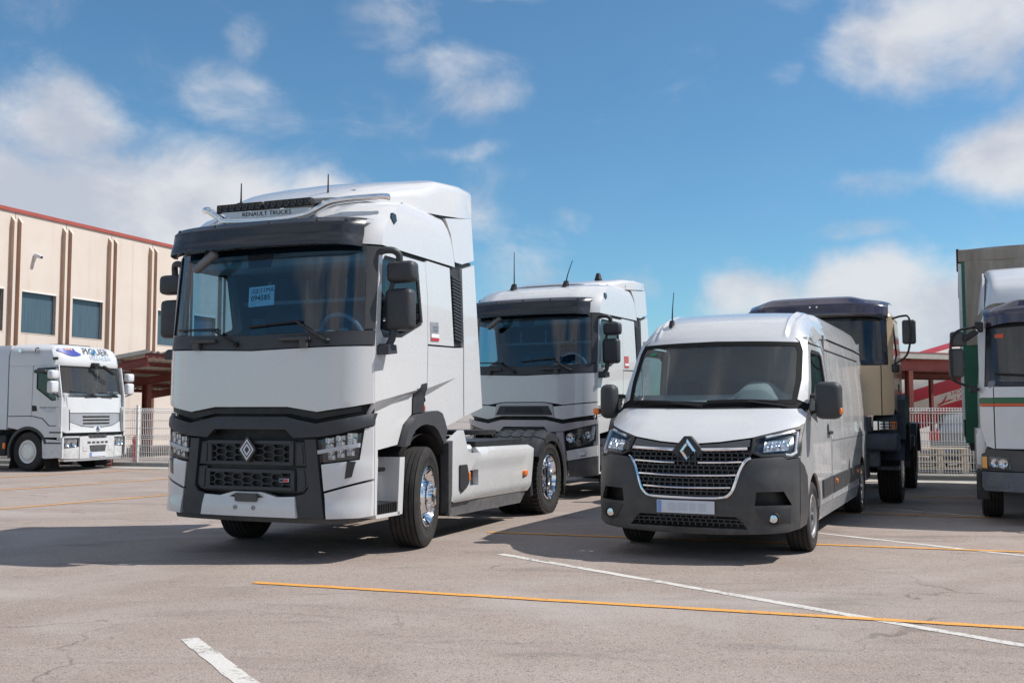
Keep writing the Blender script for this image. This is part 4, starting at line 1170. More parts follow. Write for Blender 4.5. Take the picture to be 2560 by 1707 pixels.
def van(pose, label):
    P = empty('panel_van', (pose[0], pose[1], 0), pose[2], label, 'van')
    WH = 'van_white'; sides = (1, -1)
    FWX, RWX = -.40, -4.75
    mm_ = lambda s: ((lambda p: p) if s > 0 else mir)
    # bonnet
    bon = [(.09, 1.112), (.30, 1.128), (.575, 1.168), (.75, 1.215), (.96, 1.272), (1.0, 1.31), (1.0, 1.40), (.94, 1.455), (.6, 1.452), (0, 1.446)]
    panel('bonnet', bon + mir(bon)[-2::-1], lambda y, z: (v_xf(y, z) + .012 * math.exp(-((abs(y) - .55) / .10) ** 2) * sst(z, 1.15, 1.3), y, z), OX, WH, P, .04, .05)
    # windscreen and frame
    ws = [(.885, 1.50), (.905, 1.75), (.885, 2.06), (.85, 2.155), (0, 2.175), (-.85, 2.155), (-.885, 2.06), (-.905, 1.75), (-.885, 1.50), (0, 1.475)]
    wsi = inset_poly(ws, .045)
    panel('windscreen', wsi, v_front(-.012), OX, 'van_glass', P, 0, .08, gap=0)
    panel('screen_seal', ws, v_front(-.004), OX, 'seal', P, .03, .08, [wsi], gap=0)
    bm = B(); patch(bm, [(.16, 2.05), (.20, 2.125), (-.20, 2.125), (-.16, 2.05)], v_front(-.03), OX, 0, .1); fin('screen_sensor', bm, 'black', P)
    bm = B(); patch(bm, [(-.74, 2.03), (-.67, 2.035), (-.665, 2.06), (-.735, 2.06)], v_front(-.006), OX, 0, .1); fin('screen_sticker', bm, 'green_sticker', P)
    panel('cowl', [(.94, 1.46), (.99, 1.43), (.99, 1.50), (.90, 1.545), (.885, 1.505), (0, 1.485), (-.885, 1.505), (-.90, 1.545), (-.99, 1.50), (-.99, 1.43), (-.94, 1.46), (0, 1.45)], v_front(-.012), OX, 'seal', P, .04, .06, gap=0)
    bm = B()
    f = lambda p, o: Vector(v_front(o)(*p))
    for a, b, pv in (((-.80, 1.535), (-.05, 1.49), (-.02, 1.475)), ((.02, 1.525), (.72, 1.525), (.82, 1.475))):
        n = 8; tube(bm, [f((a[0] + (b[0] - a[0]) * i / n, a[1] + (b[1] - a[1]) * i / n + .012 * sin(pi * i / n)), .022) for i in range(n + 1)], .012, 6)
        tube(bm, [f(pv, .01), f(((a[0] * .4 + b[0] * .6), (a[1] * .4 + b[1] * .6) + .004), .045)], [.016, .009], 6)
    fin('wiper', bm, 'black', P)
    for s in sides:
        mm = mm_(s)
        ap = [(.89, 1.545), (.99, 1.50), (.985, 1.55), (.972, 1.75), (.935, 2.05), (.905, 2.20), (.80, 2.205), (.852, 2.162), (.888, 2.062), (.908, 1.75)]
        panel('pillar', mm([(min(p[0], v_hw(p[1])), p[1]) for p in ap]), v_front(0), OX, WH, P, .03, .06, gap=.001)
    # roof: shell with two raised channels
    def rf(u, v):
        t = -1 + 2 * v; y = .916 * math.copysign(abs(t) ** .8, t); a = abs(y) / .916
        xs_ = -.42 - (.12 * a * a + .11 * a ** 6)
        x = xs_ + (-5.50 - xs_) * (u ** 1.9)
        q = xs_ - x
        z = lerp(q, [0, .06, .16, .30, .50, .85, 1.4, 4.0, 6], [2.172, 2.235, 2.320, 2.405, 2.475, 2.545, 2.580, 2.585, 2.555])
        z -= .022 * a * a
        e = max(0, (abs(y) - .75) / .166); z -= (.28 * e ** 2.3) * sst(q, -.05, .55)
        if q > .05: z += .020 * (math.exp(-((abs(y) - .70) / .018) ** 2) - .6 * math.exp(-((abs(y) - .74) / .018) ** 2)) * (1 - .4 * sst(q, .5, 2))
        return (x, y, z)
    bm = B(); grid_mesh(bm, 46, 110, rf, True); fin('roof', bm, WH, P, 45)
    # sides
    for s in sides:
        O = (0, s, 0)
        arch_f = arc(FWX, .36, .43, 172, 8, 16); arch_r = arc(RWX, .36, .43, 172, 8, 16)
        fen = [(-.80, .42)] + [(-.80, 1.20), (-.36, 1.36), (-.11, 1.42), (v_corner(1.40) + .0, 1.395), (v_corner(1.31), 1.31), (v_corner(1.275), 1.27), (v_corner(1.0) + .03, .985), (.04, .80)] + [p for p in reversed(arch_f) if p[0] < .03]
        panel('front_wing', fen, v_side(s), O, WH, P, .04, .07)
        bs = [(v_corner(.32), .315), (v_corner(.97), .97), (.05, .80)] + [p for p in reversed(arch_f) if p[0] > .02][::-1][:0] + [(.03, .37), (.06, .33)]
        panel('bumper_side', [(v_corner(.32) + .0, .315), (v_corner(.5), .5), (v_corner(.97), .965), (.20, .90), (.035, .79), (.0, .60), (.03, .40), (.10, .32)], v_side(s, .006), O, 'bumper_worn', P, .05, .08)
        win = [(-.42, 1.60), (-.70, 2.04), (-.80, 2.085), (-1.38, 2.085), (-1.50, 2.04), (-1.55, 1.62), (-1.45, 1.46), (-.80, 1.44)]
        dr = [(-.805, .42), (-.80, 1.19), (-.37, 1.365), (-.20, 1.47), (-.62, 2.10), (-.72, 2.145), (-1.55, 2.145), (-1.63, 2.05), (-1.68, 1.2), (-1.68, .42)]
        d = panel('door', dr, v_side(s), O, WH, P, .04, .08, [win], gap=.006)
        wi = inset_poly(win, .035)
        panel('window', wi, v_side(s, -.02), O, 'side_glass', d, 0, .12, gap=0)
        panel('window_seal', win, v_side(s, -.006), O, 'black', d, .02, .12, [wi], gap=0)
        bm = B(); y0, y1 = sorted((s * .985, s * 1.035)); box(bm, -1.62, -1.40, y0, y1, 1.165, 1.205, None, .015); cyl(bm, (-1.44, s * .98, 1.24), (-1.44, s * 1.005, 1.24), .05, .045, 12); fin('door_handle', bm, 'plastic', d, 40)
        panel('door_quarter', [(-.36, 1.37), (-.21, 1.465), (-.42, 1.60), (-.62, 1.50), (-.72, 1.30)], v_side(s, .004), O, 'plastic', d, .01, .1)
        # cargo side with rear arch and ribs
        cs = [(-1.69, .42), (-1.69, 2.10), (-1.62, 2.16), (-.66, 2.17), (-.62, 2.21), (-5.50, 2.21), (-5.50, .42)] + arch_r[::-1]
        cs = [(-1.69, .42), (-1.69, 2.08), (-1.60, 2.155), (-.67, 2.16), (-.655, 2.215), (-1.2, 2.27), (-5.50, 2.285), (-5.53, 1.3), (-5.50, .42)] + arch_r
        panel('cargo_side', cs, v_side(s), O, WH, P, .04, .09)
        panel('roof_gutter', [(-1.74, 2.125), (-1.74, 2.145), (-4.95, 2.145), (-4.95, 2.125)], v_side(s, .003), O, 'black', P, .01, .2, gap=0)
        panel('crease_strip', [(-1.72, 1.085), (-1.72, 1.095), (-5.48, 1.095), (-5.48, 1.085)], v_side(s, .002), O, 'steel_grey', P, .01, .2, gap=0)
        for x0_, x1_ in ((-.92, -1.66), (-1.70, -4.28)):
            mo = panel('side_moulding', [(x0_, .505), (x0_, .69), (x1_, .70), (x1_, .515)], v_side(s, .022), O, 'bumper_worn', P, .04, .1, gap=.003)
        for x in (-1.95, -4.0):
            bm = B(); cyl(bm, (x, s * 1.0, .62), (x, s * 1.03, .62), .032, .026, 12); fin('side_marker', bm, 'orange', P, 40)
        panel('rear_bumper_side', [(-5.20, .45), (-5.18, .80), (-5.56, .80), (-5.56, .45)], v_side(s, .02), O, 'bumper_worn', P, .05, .1)
        # sill
        bm = B(); patch(bm, [(-.82, .26), (-.82, .42), (-4.32, .42), (-4.32, .26)], lambda x, z: (x, s * lerp(z, [.26, .42], [.95, .992]), z), O, .1, .2); fin('sill', bm, WH, P)
        # arch linings
        for cx in (FWX, RWX):
            bm = B(); grid_mesh(bm, 20, 1, lambda u, v: (cx + .42 * cos(radians(190 - 200 * u)), s * (.55 + .43 * v), .36 + .42 * sin(radians(190 - 200 * u)))); fin('arch_lining', bm, 'chassis', P)
        # mirrors on two arms
        bm = B()
        for z in (1.43, 1.60):
            tube(bm, smooth_path([(-.40, s * .97, z - .02), (-.30, s * 1.05, z - .01), (-.22, s * 1.12, z)], 4), .022, 8)
        fin('mirror_arm', bm, 'plastic', P, 40)
        y0, y1 = sorted((s * 1.055, s * (1.315 if s > 0 else 1.24))); h = rbox('mirror', -.30, -.10, y0, y1, 1.345, 1.72, .07, 'plastic', P)
        bm = B(); box(bm, -.305, -.300, y0 + .03, y1 - .03, 1.38, 1.69); fin('mirror_glass', bm, 'chrome', h)
        y0, y1 = sorted((s * 1.25, s * 1.322)); rbox('indicator', -.24, -.13, y0, y1, 1.39, 1.46, .02, 'orange', h)
    # floor, rear end, inner partition
    bm = B(); box(bm, -5.48, .5, -.80, .80, .26, .34); fin('underbody', bm, 'chassis', P)
    bm = B(); box(bm, -5.50, -5.46, -.90, .90, .42, 2.42); fin('rear_door', bm, WH, P)
    bm = B(); box(bm, -1.75, -1.72, -.93, .93, .34, 2.30); fin('partition', bm, 'interior', P)
    # nose: grille, headlights, bumper
    bpo = [(.36, .598), (.455, .69), (.525, .885), (.595, .975), (.68, .985), (.87, 1.0), (.91, .968), (1.0, .985), (1.0, .32), (.9, .29), (.6, .275), (.30, .262)]
    bpo = bpo + mir(bpo)[::-1]
    low = [(.47, .437), (.575, .325), (-.575, .325), (-.47, .437)]
    pok = lambda s: mm_(s)([(.655, .672), (.885, .676), (.945, .545), (.64, .545)])
    def bf(y, z):
        pr = .02 * math.exp(-((abs(y) - .80) / .22) ** 2) * sst(z, .95, .7)
        return (v_xf(y, z) + pr + .03 * (1 - sst(z, .30, .38)), y, z)
    panel('bumper', bpo, bf, OX, 'bumper_worn', P, .05, .05, [low, pok(1), pok(-1)], gap=.001)
    panel('nose_backing', [(.9, .30), (.9, 1.15), (-.9, 1.15), (-.9, .30)], v_front(-.14), OX, 'black', P, 0, .12, gap=0)
    for s in sides:
        fp = mm_(s)([(.64, .515), (.945, .52), (.935, .372), (.74, .365)])
        q = panel('fog_panel', fp, lambda y, z: (bf(y, z)[0] + .008, y, z), OX, 'plastic', P, .012, .08)
        bm = B(); c0 = Vector((bf(.80, .425)[0] + .010, s * .80, .425)); lathe(bm, [(.060, -.01), (.056, .012), (.046, .012), (.044, 0)], c0, OX, 20); fin('fog_ring', bm, 'black', q)
        bm = B(); lathe(bm, [(.045, .004), (.035, .014), (0, .018)], c0, OX, 20); fin('fog_lamp', bm, 'reflector', q)
    bm = B()
    for r_ in range(3):
        z = .345 + .034 * r_; yw = lerp(z, [.325, .437], [.555, .455]) if r_ < 2 else .33
        box(bm, v_xf(.3, z) - .03, v_xf(.3, z) + .005, -yw, yw, z + .026, z + .034)
        n = int(2 * yw / .055)
        for k in range(n + 1):
            y = -yw + 2 * yw * k / n + (r_ % 2) * .02
            if abs(y) < yw: box(bm, v_xf(y, z) - .03, v_xf(y, z) + .004, y - .005, y + .005, z, z + .03)
    lg = fin('lower_grille', bm, 'plastic', P); lg['kind'] = 'stuff'
    # upper grille
    gh = [(.36, .612), (.45, .70), (.518, .89), (.578, .98), (.60, 1.03), (.575, 1.155), (.30, 1.115), (.09, 1.10)]
    gp = gh + mir(gh)[::-1]
    panel('grille_backing', gp, v_front(-.06), OX, 'black', P, 0, .08, gap=0)
    panel('grille_header', [(.578, 1.085), (.572, 1.160), (.30, 1.120), (.09, 1.105), (-.09, 1.105), (-.30, 1.120), (-.572, 1.160), (-.578, 1.085), (0, 1.045)], v_front(.004), OX, 'plastic', P, .03, .06)
    bm = B()
    rows = 11
    for r_ in range(rows):
        z = .628 + .040 * r_
        yw = lerp(z, [.61, .70, .885, .98, 1.06], [.36, .445, .51, .565, .585])
        for i in range(12):
            ya, yb = -yw + 2 * yw * i / 12, -yw + 2 * yw * (i + 1) / 12
            xm = v_xf((ya + yb) / 2, z)
            box(bm, xm - .04, xm - .004, ya, yb, z - .006, z + .006)
        n = int(2 * yw / .056)
        for k in range(n + 1):
            y = -yw + 2 * yw * (k + .5 * (r_ % 2)) / n
            if abs(y) < yw: box(bm, v_xf(y, z) - .04, v_xf(y, z) - .006, y - .006, y + .006, z, z + .04)
    gm = fin('grille_mesh', bm, 'plastic', P); gm['kind'] = 'stuff'
    for z, y0, yw in ((1.055, .13, .565), (.935, .115, .525), (.815, 0, .475), (.70, 0, .425)):
        for s in (sides if y0 else (1,)):
            n = 12; a = s * y0 if y0 else -yw; b = s * yw
            bm = B()
            tube(bm, [(v_xf(a + (b - a) * i / n, z) + .008, a + (b - a) * i / n, z + .012 * (abs(a + (b - a) * i / n) / .5) ** 2) for i in range(n + 1)], .015 if z > 1 else .010, 8)
            fin('chrome_bar', bm, 'chrome', P, 40)
    pth = [(.60, .985), (.555, .955), (.515, .885), (.485, .80), (.45, .695), (.41, .64), (.35, .612), (.2, .604), (0, .602)]
    pth = pth + mir(pth)[-2::-1]
    bm = B(); tube(bm, smooth_path([(v_xf(y, z) + .012, y, z) for y, z in pth], 3), .014, 8); fin('grille_trim', bm, 'chrome', P, 40)
    bm = B(); D = [(.155, 1.04), (.03, 1.185), (-.03, 1.185), (-.155, 1.04), (-.03, .90), (.03, .90)]
    prism(bm, D, 'yz', v_x0(1.04) - .06, v_x0(1.04) + .012); eb = fin('emblem_base', bm, 'plastic', P, 30)
    diamond(P, (v_x0(1.04) + .025, 0, 1.042), .092, .125, 'chrome')
    for s in sides:
        mm = mm_(s)
        hl = [(.605, 1.03), (.59, 1.172), (.75, 1.215), (.955, 1.268), (.995, 1.30), (1.0, .995), (.91, .975), (.87, 1.005), (.69, .995)]
        h = panel('headlight', mm(hl), v_front(-.07), OX, 'lamp_dark', P, 0, .07, gap=0)
        bm = B()
        for i in range(7):
            for j in range(3):
                ya = .70 + .21 * i / 7; yb = .70 + .21 * (i + 1) / 7; za = 1.035 + .10 * j / 3 + (ya - .7) * .1; zb = za + .10 / 3
                v = [bm.verts.new(Vector(v_front(-.03)(s * yy, zz))) for yy, zz in ((ya, za), (yb, za), (yb, zb), (ya, zb))]
                m_ = bm.verts.new(Vector(v_front(-.05)(s * ((ya + yb) / 2 + .006 * ((i * 2 + j) % 3 - 1)), (za + zb) / 2 + .006 * ((i + j) % 3 - 1))))
                for q in range(4): bm.faces.new((v[q], v[(q + 1) % 4], m_))
        bmesh.ops.recalc_face_normals(bm, faces=bm.faces); fin('reflector', bm, 'reflector', h, None)
        bm = B()
        f = lambda y, z: Vector(v_front(-.012)(s * y, z))
        tube(bm, [f(.70, 1.17), f(.92, 1.228), f(.955, 1.22), f(.965, 1.03), f(.93, 1.005), f(.885, 1.012)], .016, 8); fin('light_bar', bm, 'drl', h, 40)
        panel('lens', mm(hl), v_front(.0), OX, 'lamp_glass', h, 0, .07, gap=.004)
        bm = B(); patch(bm, mm(hl), v_front(.002), OX, .03, .07, [inset_poly(mm(hl), .02)]); fin('lamp_frame', bm, 'black', h)
    bm = B(); patch(bm, [(.28, .458), (.28, .578), (-.28, .578), (-.28, .458)], lambda y, z: (v_xf(0, .5) + .028 - .10 * y * y, y, z), OX, .015, .1)
    pt = fin('number_plate', bm, 'plate_white', P)
    bm = B(); patch(bm, [(-.235, .464), (-.235, .572), (-.274, .572), (-.274, .464)], lambda y, z: (v_xf(0, .5) + .031 - .10 * y * y, y, z), OX, 0, .1); fin('plate_band', bm, 'plate_blue', pt)
    for k, (ya, yb) in enumerate(((-.17, -.09), (-.07, .02), (.045, .10), (.13, .20))):
        bm = B(); patch(bm, [(ya, .482), (yb, .482), (yb, .552), (ya, .552)], lambda y, z: (v_xf(0, .5) + .031 - .10 * y * y, y, z), OX, 0, .1); fin('plate_smudge', bm, 'plate_smudge', pt)
    # roof aerial
    z0 = 2.40
    bm = B(); prism(bm, [(-.83, z0 - .03), (-.70, z0 - .03), (-.75, z0 + .05), (-.80, z0 + .05)], 'xz', -.615, -.575); tube(bm, [(-.78, -.595, z0 + .04), (-.80, -.595, z0 + .20), (-.84, -.59, z0 + .38)], [.010, .006, .004], 8)
    fin('antenna', bm, 'black', P, 40)
    # interior
    def dash(u, v):
        y = -.92 + 1.84 * u
        pr = [(.05, 1.20), (.0, 1.44), (-.16, 1.535), (-.42, 1.60), (-.52, 1.57), (-.57, 1.15)]
        i = min(int(v * 5), 4); t = v * 5 - i
        x = pr[i][0] + (pr[i + 1][0] - pr[i][0]) * t; z = pr[i][1] + (pr[i + 1][1] - pr[i][1]) * t
        hump = (math.exp(-((y - .45) / .20) ** 4) * .14) if .3 < v < .75 else 0
        return (x - (.10 * (y / .9) ** 2), y, z + hump)
    bm = B(); grid_mesh(bm, 40, 25, dash); fin('dashboard', bm, 'interior_light', P, 50)
    steering(P, (-.62, .45, 1.52), .19, 32, 'interior_dark')
    for y in (.48, -.10, -.55): seat(P, -1.05, y, .85, 'seat', .92)
    for y in (.87, -.87): wheel(P, FWX, y, .352, .235, .215, 'van', 0, 4)
    for y in (.87, -.87): wheel(P, RWX, y, .352, .235, .215, 'van', 0, 4)
    return P

# ------------------------------------------------------------------ older white tractor by the fence
def haulage_tractor(pose, label):
    P = empty('haulage_tractor', (pose[0], pose[1], 0), pose[2], label, 'truck')
    hw = 1.10; sides = (1, -1); WH = 'old_white'
    x0 = lambda z: lerp(z, [.25, .9, 1.0, 1.75, 1.80, 2.48, 2.56, 2.75, 2.92, 2.98, 3.02, 3.04], [1.08, 1.08, 1.06, 1.02, .99, .87, .90, .86, .78, .70, .55, .2])
    xf = lambda y, z: x0(z) - .07 * (y / hw) ** 2 - .13 * min(1, abs(y) / hw) ** 8
    F = lambda off: (lambda y, z: (xf(y, z) + off, y, z))
    Sd = lambda s, off=0.0: (lambda x, z: (x, s * (lerp(z, [.2, 2.4, 2.75, 3.02], [hw, hw, hw - .03, hw - .14]) + off), z))
    # roof
    lv = [(z_, x0(z_), hw - dh, -.62 + .1 * dh) for z_, dh in ((2.50, 0), (2.56, 0), (2.65, 0), (2.75, .005), (2.84, .02), (2.92, .05), (2.98, .10), (3.02, .20), (3.04, .40))]
    def rz(z, xx, h, xb):
        pts = []
        for i in range(25):
            t = -1 + i / 12; a = math.copysign(abs(t) ** .7, t); pts.append((xx - .07 * a * a - .13 * abs(a) ** 8, h * a, z))
        return pts + [(xb, h, z), (xb, -h, z)]
    bm = B(); loft(bm, [rz(*l) for l in lv], True, False, True); fin('roof', bm, WH, P, 40)
    bm = B(); loft(bm, [[(x, y, z) for y, z in ((hw, .98), (hw, 2.75), (hw - .10, 3.0), (-hw + .10, 3.0), (-hw, 2.75), (-hw, .98))] for x in (-.66, -.75, -2.2)], True, True, True); fin('side_fairing', bm, WH, P, 30)
    rbox('roof_spoiler_edge', -.2, .35, -.5, .5, 3.03, 3.055, .01, 'black', P)
    panel('windscreen', [(1.0, 1.82), (.965, 2.46), (-.965, 2.46), (-1.0, 1.82), (0, 1.80)], F(-.01), OX, 'mid_glass', P, 0, .1, gap=0)
    ws = [(1.04, 1.775), (1.0, 2.49), (-1.0, 2.49), (-1.04, 1.775), (0, 1.76)]
    panel('screen_seal', ws, F(-.004), OX, 'black', P, .03, .1, [[(1.0, 1.82), (.965, 2.46), (-.965, 2.46), (-1.0, 1.82), (0, 1.80)]], gap=0)
    for s in sides:
        mm = (lambda p: p) if s > 0 else mir
        O = (0, s, 0)
        panel('pillar', mm([(1.04, 1.76), (hw, 1.76), (hw - .03, 2.50), (1.0, 2.50)]), F(0), OX, WH, P, .04, .06, gap=0)
        panel('front_side', mm([(.90, .90), (.96, .90), (hw, .95), (hw, 1.755), (.93, 1.755)]), F(0), OX, WH, P, .04, .08)
        panel('corner_deflector', mm([(.93, .93), (1.0, .90), (1.12, .97), (1.12, 1.50), (1.08, 1.54), (.92, 1.52)]), F(.075), OX, WH, P, .10, .08)
        panel('deflector_slot', mm([(.925, .97), (.94, .96), (.935, 1.46), (.92, 1.46)]), F(.08), OX, 'black', P, .01, .1, gap=0)
        win = [(.20, 2.44), (.74, 2.46), (.86, 1.68), (.66, 1.66), (.20, 1.95)]
        d = panel('door', [(.10, 2.52), (.83, 2.52), (.955, 1.75), (.965, 1.08), (.62, 1.08), (.42, 1.25), (.08, 1.31)], Sd(s), O, WH, P, .03, .1, [win])
        panel('window', win, Sd(s, -.015), O, 'side_glass', d, 0, .2, gap=0)
        panel('window_seal', inset_poly(win, -.02), Sd(s, -.006), O, 'black', d, .01, .2, [inset_poly(win, .025)], gap=0)
        panel('door_handle', [(.09, 1.56), (.22, 1.55), (.25, 1.42), (.09, 1.41)], Sd(s, .006), O, 'black', d, .01, .2)
        panel('sleeper_panel', [(-.62, 1.30), (-.63, 2.50), (.085, 2.52), (.075, 1.31)], Sd(s), O, WH, P, .03, .15)
        panel('sleeper_skirt', [(-.62, 1.03), (-.62, 1.29), (.07, 1.30), (.02, 1.06), (-.30, .98)], Sd(s, .01), O, WH, P, .03, .15)
        wing = [(.075, 1.30), (.40, 1.24), (.60, 1.07), (.97, 1.07), (.97, .80), (.46, .80)] + arc(0, .46, .53, 42, 92, 8)
        panel('wing', wing, Sd(s, .012), O, WH, P, .05, .1)
        panel('pillar_lower', [(.955, 1.08), (.94, 1.75), (.81, 2.52), (.70, 2.52), (.83, 1.75), (.86, 1.08)], Sd(s, -.012), O, WH, P, .03, .2, gap=0)
        ar = arc(0, .46, .60, 20, 195, 16) + arc(0, .46, .53, 195, 20, 16)
        panel('wheel_arch', ar, Sd(s, .02), O, 'fender', P, .35, .2, gap=0)
        panel('step_panel', [(.44, .33), (.50, .30), (.98, .33), (.99, .74), (.42, .77)], Sd(s, .012), O, WH, P, .06, .15)
        for z, xa, xb in ((.905, .62, .97), (.655, .55, .97)):
            panel('step', [(xa, z), (xa + .03, z + .03), (xb, z + .03), (xb, z)], Sd(s, .02), O, 'black', P, .01, .3, gap=0)
        bm = B(); y0, y1 = sorted((s * .60, s * 1.08))
        grid_mesh(bm, 10, 1, lambda u, v: (-.42 - .18 * u, s * (.6 + .46 * v), .85 - .80 * u)); fin('mud_flap', bm, 'rubber', P); bm = B(); grid_mesh(bm, 6, 1, lambda u, v: (.40 + .1 * u, s * (.6 + .46 * v), .45 - .40 * u)); fin('mud_flap', bm, 'rubber', P)
        # mirrors
        for z0, z1, xa in ((1.84, 2.13, .92), (2.17, 2.38, .92)):
            y0, y1 = sorted((s * 1.20, s * 1.44)); rbox('mirror', xa - .12, xa + .05, y0, y1, z0, z1, .05, WH, P)
        bm = B(); tube(bm, [(.80, s * 1.08, 2.45), (.92, s * 1.30, 2.44), (.92, s * 1.34, 2.2), (.92, s * 1.34, 1.84), (.86, s * 1.10, 1.76)], .018, 8); fin('mirror_arm', bm, 'black', P, 40)
        y0, y1 = sorted((s * 1.12, s * 1.30)); rbox('kerb_mirror', .28, .62, y0, y1, 2.31, 2.40, .035, 'plastic', P)
        bm = B(); lathe(bm, [(.018, -.10), (.02, .28), (.03, .34), (.075, .42), (.08, .425), (.06, .40)], (-.20, s * 1.13, 2.86), (1, 0, 0), 16); cyl(bm, (-.27, s * 1.07, 2.86), (-.27, s * 1.16, 2.86), .05, .04, 10); cyl(bm, (.15, s * 1.05, 2.86), (.15, s * 1.13, 2.86), .02, .02, 8); fin('air_horn', bm, 'chrome', P, 40)
        y0, y1 = sorted((s * 1.06, s * 1.12)); rbox('marker_lamp', .66, .80, y0, y1, 2.63, 2.70, .02, 'gloss_black', P)
        # bumper corner with headlight
        hl = [(.64, .765), (.65, .58), (.98, .545), (1.06, .60), (1.06, .74), (1.0, .775)]
        h = panel('headlight', mm(hl), F(-.03), OX, 'silver_grey', P, 0, .1, gap=0)
        bm = B()
        for cy, rr in ((.755, .085), (.93, .075)):
            lathe(bm, [(0, .0), (rr * .6, .01), (rr, .035)], Vector(F(-.03)(s * cy, .66)), OX, 16)
        fin('reflector', bm, 'reflector', h); panel('lens', mm(hl), F(.004), OX, 'lamp_glass', h, 0, .1, gap=0)
        panel('bumper_corner', mm([(.60, .29), (hw, .31), (hw, .60), (1.06, .60), (.98, .545), (.65, .575), (.64, .77), (1.0, .78), (hw, .75), (hw, .81), (.56, .82)]) if False else mm([(.61, .29), (1.04, .30), (hw, .36), (hw, .595), (1.06, .595), (.98, .54), (.645, .575), (.61, .575)]), F(.01), OX, WH, P, .05, .08)
        panel('cover', mm([(.36, .47), (.50, .47), (.50, .60), (.36, .60)]), F(.022), OX, WH, P, .012, .1)
        panel('bumper_return', [(.93, .33), (.93, .80), (1.02, .80), (1.02, .33)], Sd(s, .008), O, WH, P, .05, .2)
        # side logo text
    # front panels
    panel('front_panel', [(.90, 1.375), (.925, 1.755), (-.925, 1.755), (-.90, 1.375)], F(0), OX, WH, P, .04, .1)
    gl = [(.895, 1.365), (.885, 1.18), (.55, 1.07), (.15, 1.03), (-.15, 1.03), (-.55, 1.07), (-.885, 1.18), (-.895, 1.365)]
    panel('grille', gl, F(-.015), OX, 'silver_grey', P, .04, .08)
    for k, z in enumerate((1.29, 1.21, 1.13)):
        panel('grille_slot', [(.46 - .01 * k, z - .022), (.47 - .01 * k, z + .016), (-.47 + .01 * k, z + .016), (-.46 + .01 * k, z - .022)], F(-.008), OX, 'black', P, .01, .1, gap=0)
        bm = B(); xx = xf(.2, z) ; prism(bm, [(xx - .01, z + .005), (xx + .012, z + .012), (xx + .016, z + .032), (xx - .01, z + .03)], 'xz', -.455, .455); fin('grille_blade', bm, 'aluminium', P)
    panel('front_lower', [(.885, 1.17), (.90, .905), (-.90, .905), (-.885, 1.17), (-.55, 1.06), (-.12, 1.02), (-.06, 1.06), (.06, 1.06), (.12, 1.02), (.55, 1.06)], F(0), OX, WH, P, .04, .08)
    diamond(P, (xf(0, .97) + .01, 0, .97), .062, .095, 'chrome')
    panel('nose_backing', [(.98, .30), (.98, 1.75), (-.98, 1.75), (-.98, .30)], F(-.06), OX, 'black', P, 0, .2, gap=0)
    panel('bumper', [(.60, .285), (.60, .82), (.34, .83), (.30, .77), (-.30, .77), (-.34, .83), (-.60, .82), (-.60, .285)], F(.012), OX, WH, P, .05, .1)
    bm = B(); patch(bm, [(.33, .86), (.28, .775), (-.28, .775), (-.33, .86)], F(-.02), OX, 0, .1)
    patch(bm, [(.29, .60), (.25, .445), (-.25, .445), (-.29, .60)], F(.018), OX, 0, .1)
    for k in range(5): patch(bm, [(-.36 + .15 * k, .645), (-.26 + .15 * k, .645), (-.26 + .15 * k, .69), (-.36 + .15 * k, .69)], F(.018), OX, 0, .2)
    fin('bumper_opening', bm, 'interior_dark', P)
    bm = B()
    for k in range(13): y = -.24 + .04 * k; box(bm, xf(y, .5) + .016, xf(y, .5) + .028, y - .006, y + .006, .45, .595)
    fin('bumper_bars', bm, 'steel_grey', P)['kind'] = 'stuff'
    bm = B()
    for k in range(13): y = -.28 + .047 * k; box(bm, xf(y, .8) - .02, xf(y, .8) + .0, y - .006, y + .006, .78, .85)
    fin('bumper_bars', bm, 'steel_grey', P)['kind'] = 'stuff'
    panel('number_plate', [(.27, .325), (.27, .43), (-.27, .43), (-.27, .325)], F(.03), OX, 'plate_white', P, .012, .2, gap=0)
    panel('plate_band', [(-.22, .33), (-.22, .425), (-.268, .425), (-.268, .33)], F(.034), OX, 'plate_blue', P, .002, .2, gap=0)
    bm = B(); patch(bm, [(.98, .235), (1.0, .285), (-1.0, .285), (-.98, .235)], F(.0), OX, .10, .1); fin('under_strip', bm, 'aluminium', P)
    # headlight surround fill above bumper
    for s in sides:
        mm = (lambda p: p) if s > 0 else mir
        panel('bumper_top', mm([(.605, .785), (1.0, .785), (1.07, .75), (hw, .75), (hw, .835), (.605, .83)]), F(.008), OX, WH, P, .05, .1)
    # wipers, front mirror
    bm = B(); f = lambda y, z, o: Vector(F(o)(y, z))
    for a, b, pv in (((-.80, 1.90), (-.05, 1.83), (-.02, 1.79)), ((.10, 1.88), (.80, 1.84), (.82, 1.79))):
        tube(bm, [f(a[0] + (b[0] - a[0]) * i / 6, a[1] + (b[1] - a[1]) * i / 6, .02) for i in range(7)], .012, 6); tube(bm, [f(*pv, .01), f((a[0] + b[0]) / 2, (a[1] + b[1]) / 2, .04)], .014, 6)
    box(bm, x0(1.78) - .03, x0(1.78) + .03, -.40, .0, 1.75, 1.78); box(bm, x0(1.78) - .03, x0(1.78) + .03, .15, .55, 1.75, 1.78)
    fin('wiper', bm, 'black', P)
    bm = B(); M = Matrix.Translation((1.10, .28, 2.43)) @ Matrix.Rotation(radians(-24), 4, 'X'); box(bm, -.05, .05, -.20, .22, -.04, .04, M, .03); box(bm, .85, 1.0, -.10, .10, 2.50, 2.60, None, .02); tube(bm, [(.95, 0, 2.55), (1.08, .12, 2.48)], .03, 8); fin('front_mirror', bm, 'black', P, 40)
    # interior
    bm = B(); box(bm, .45, .93, -1.0, 1.0, 1.60, 1.85, None, .05); fin('dashboard', bm, 'interior_light', P, 40)
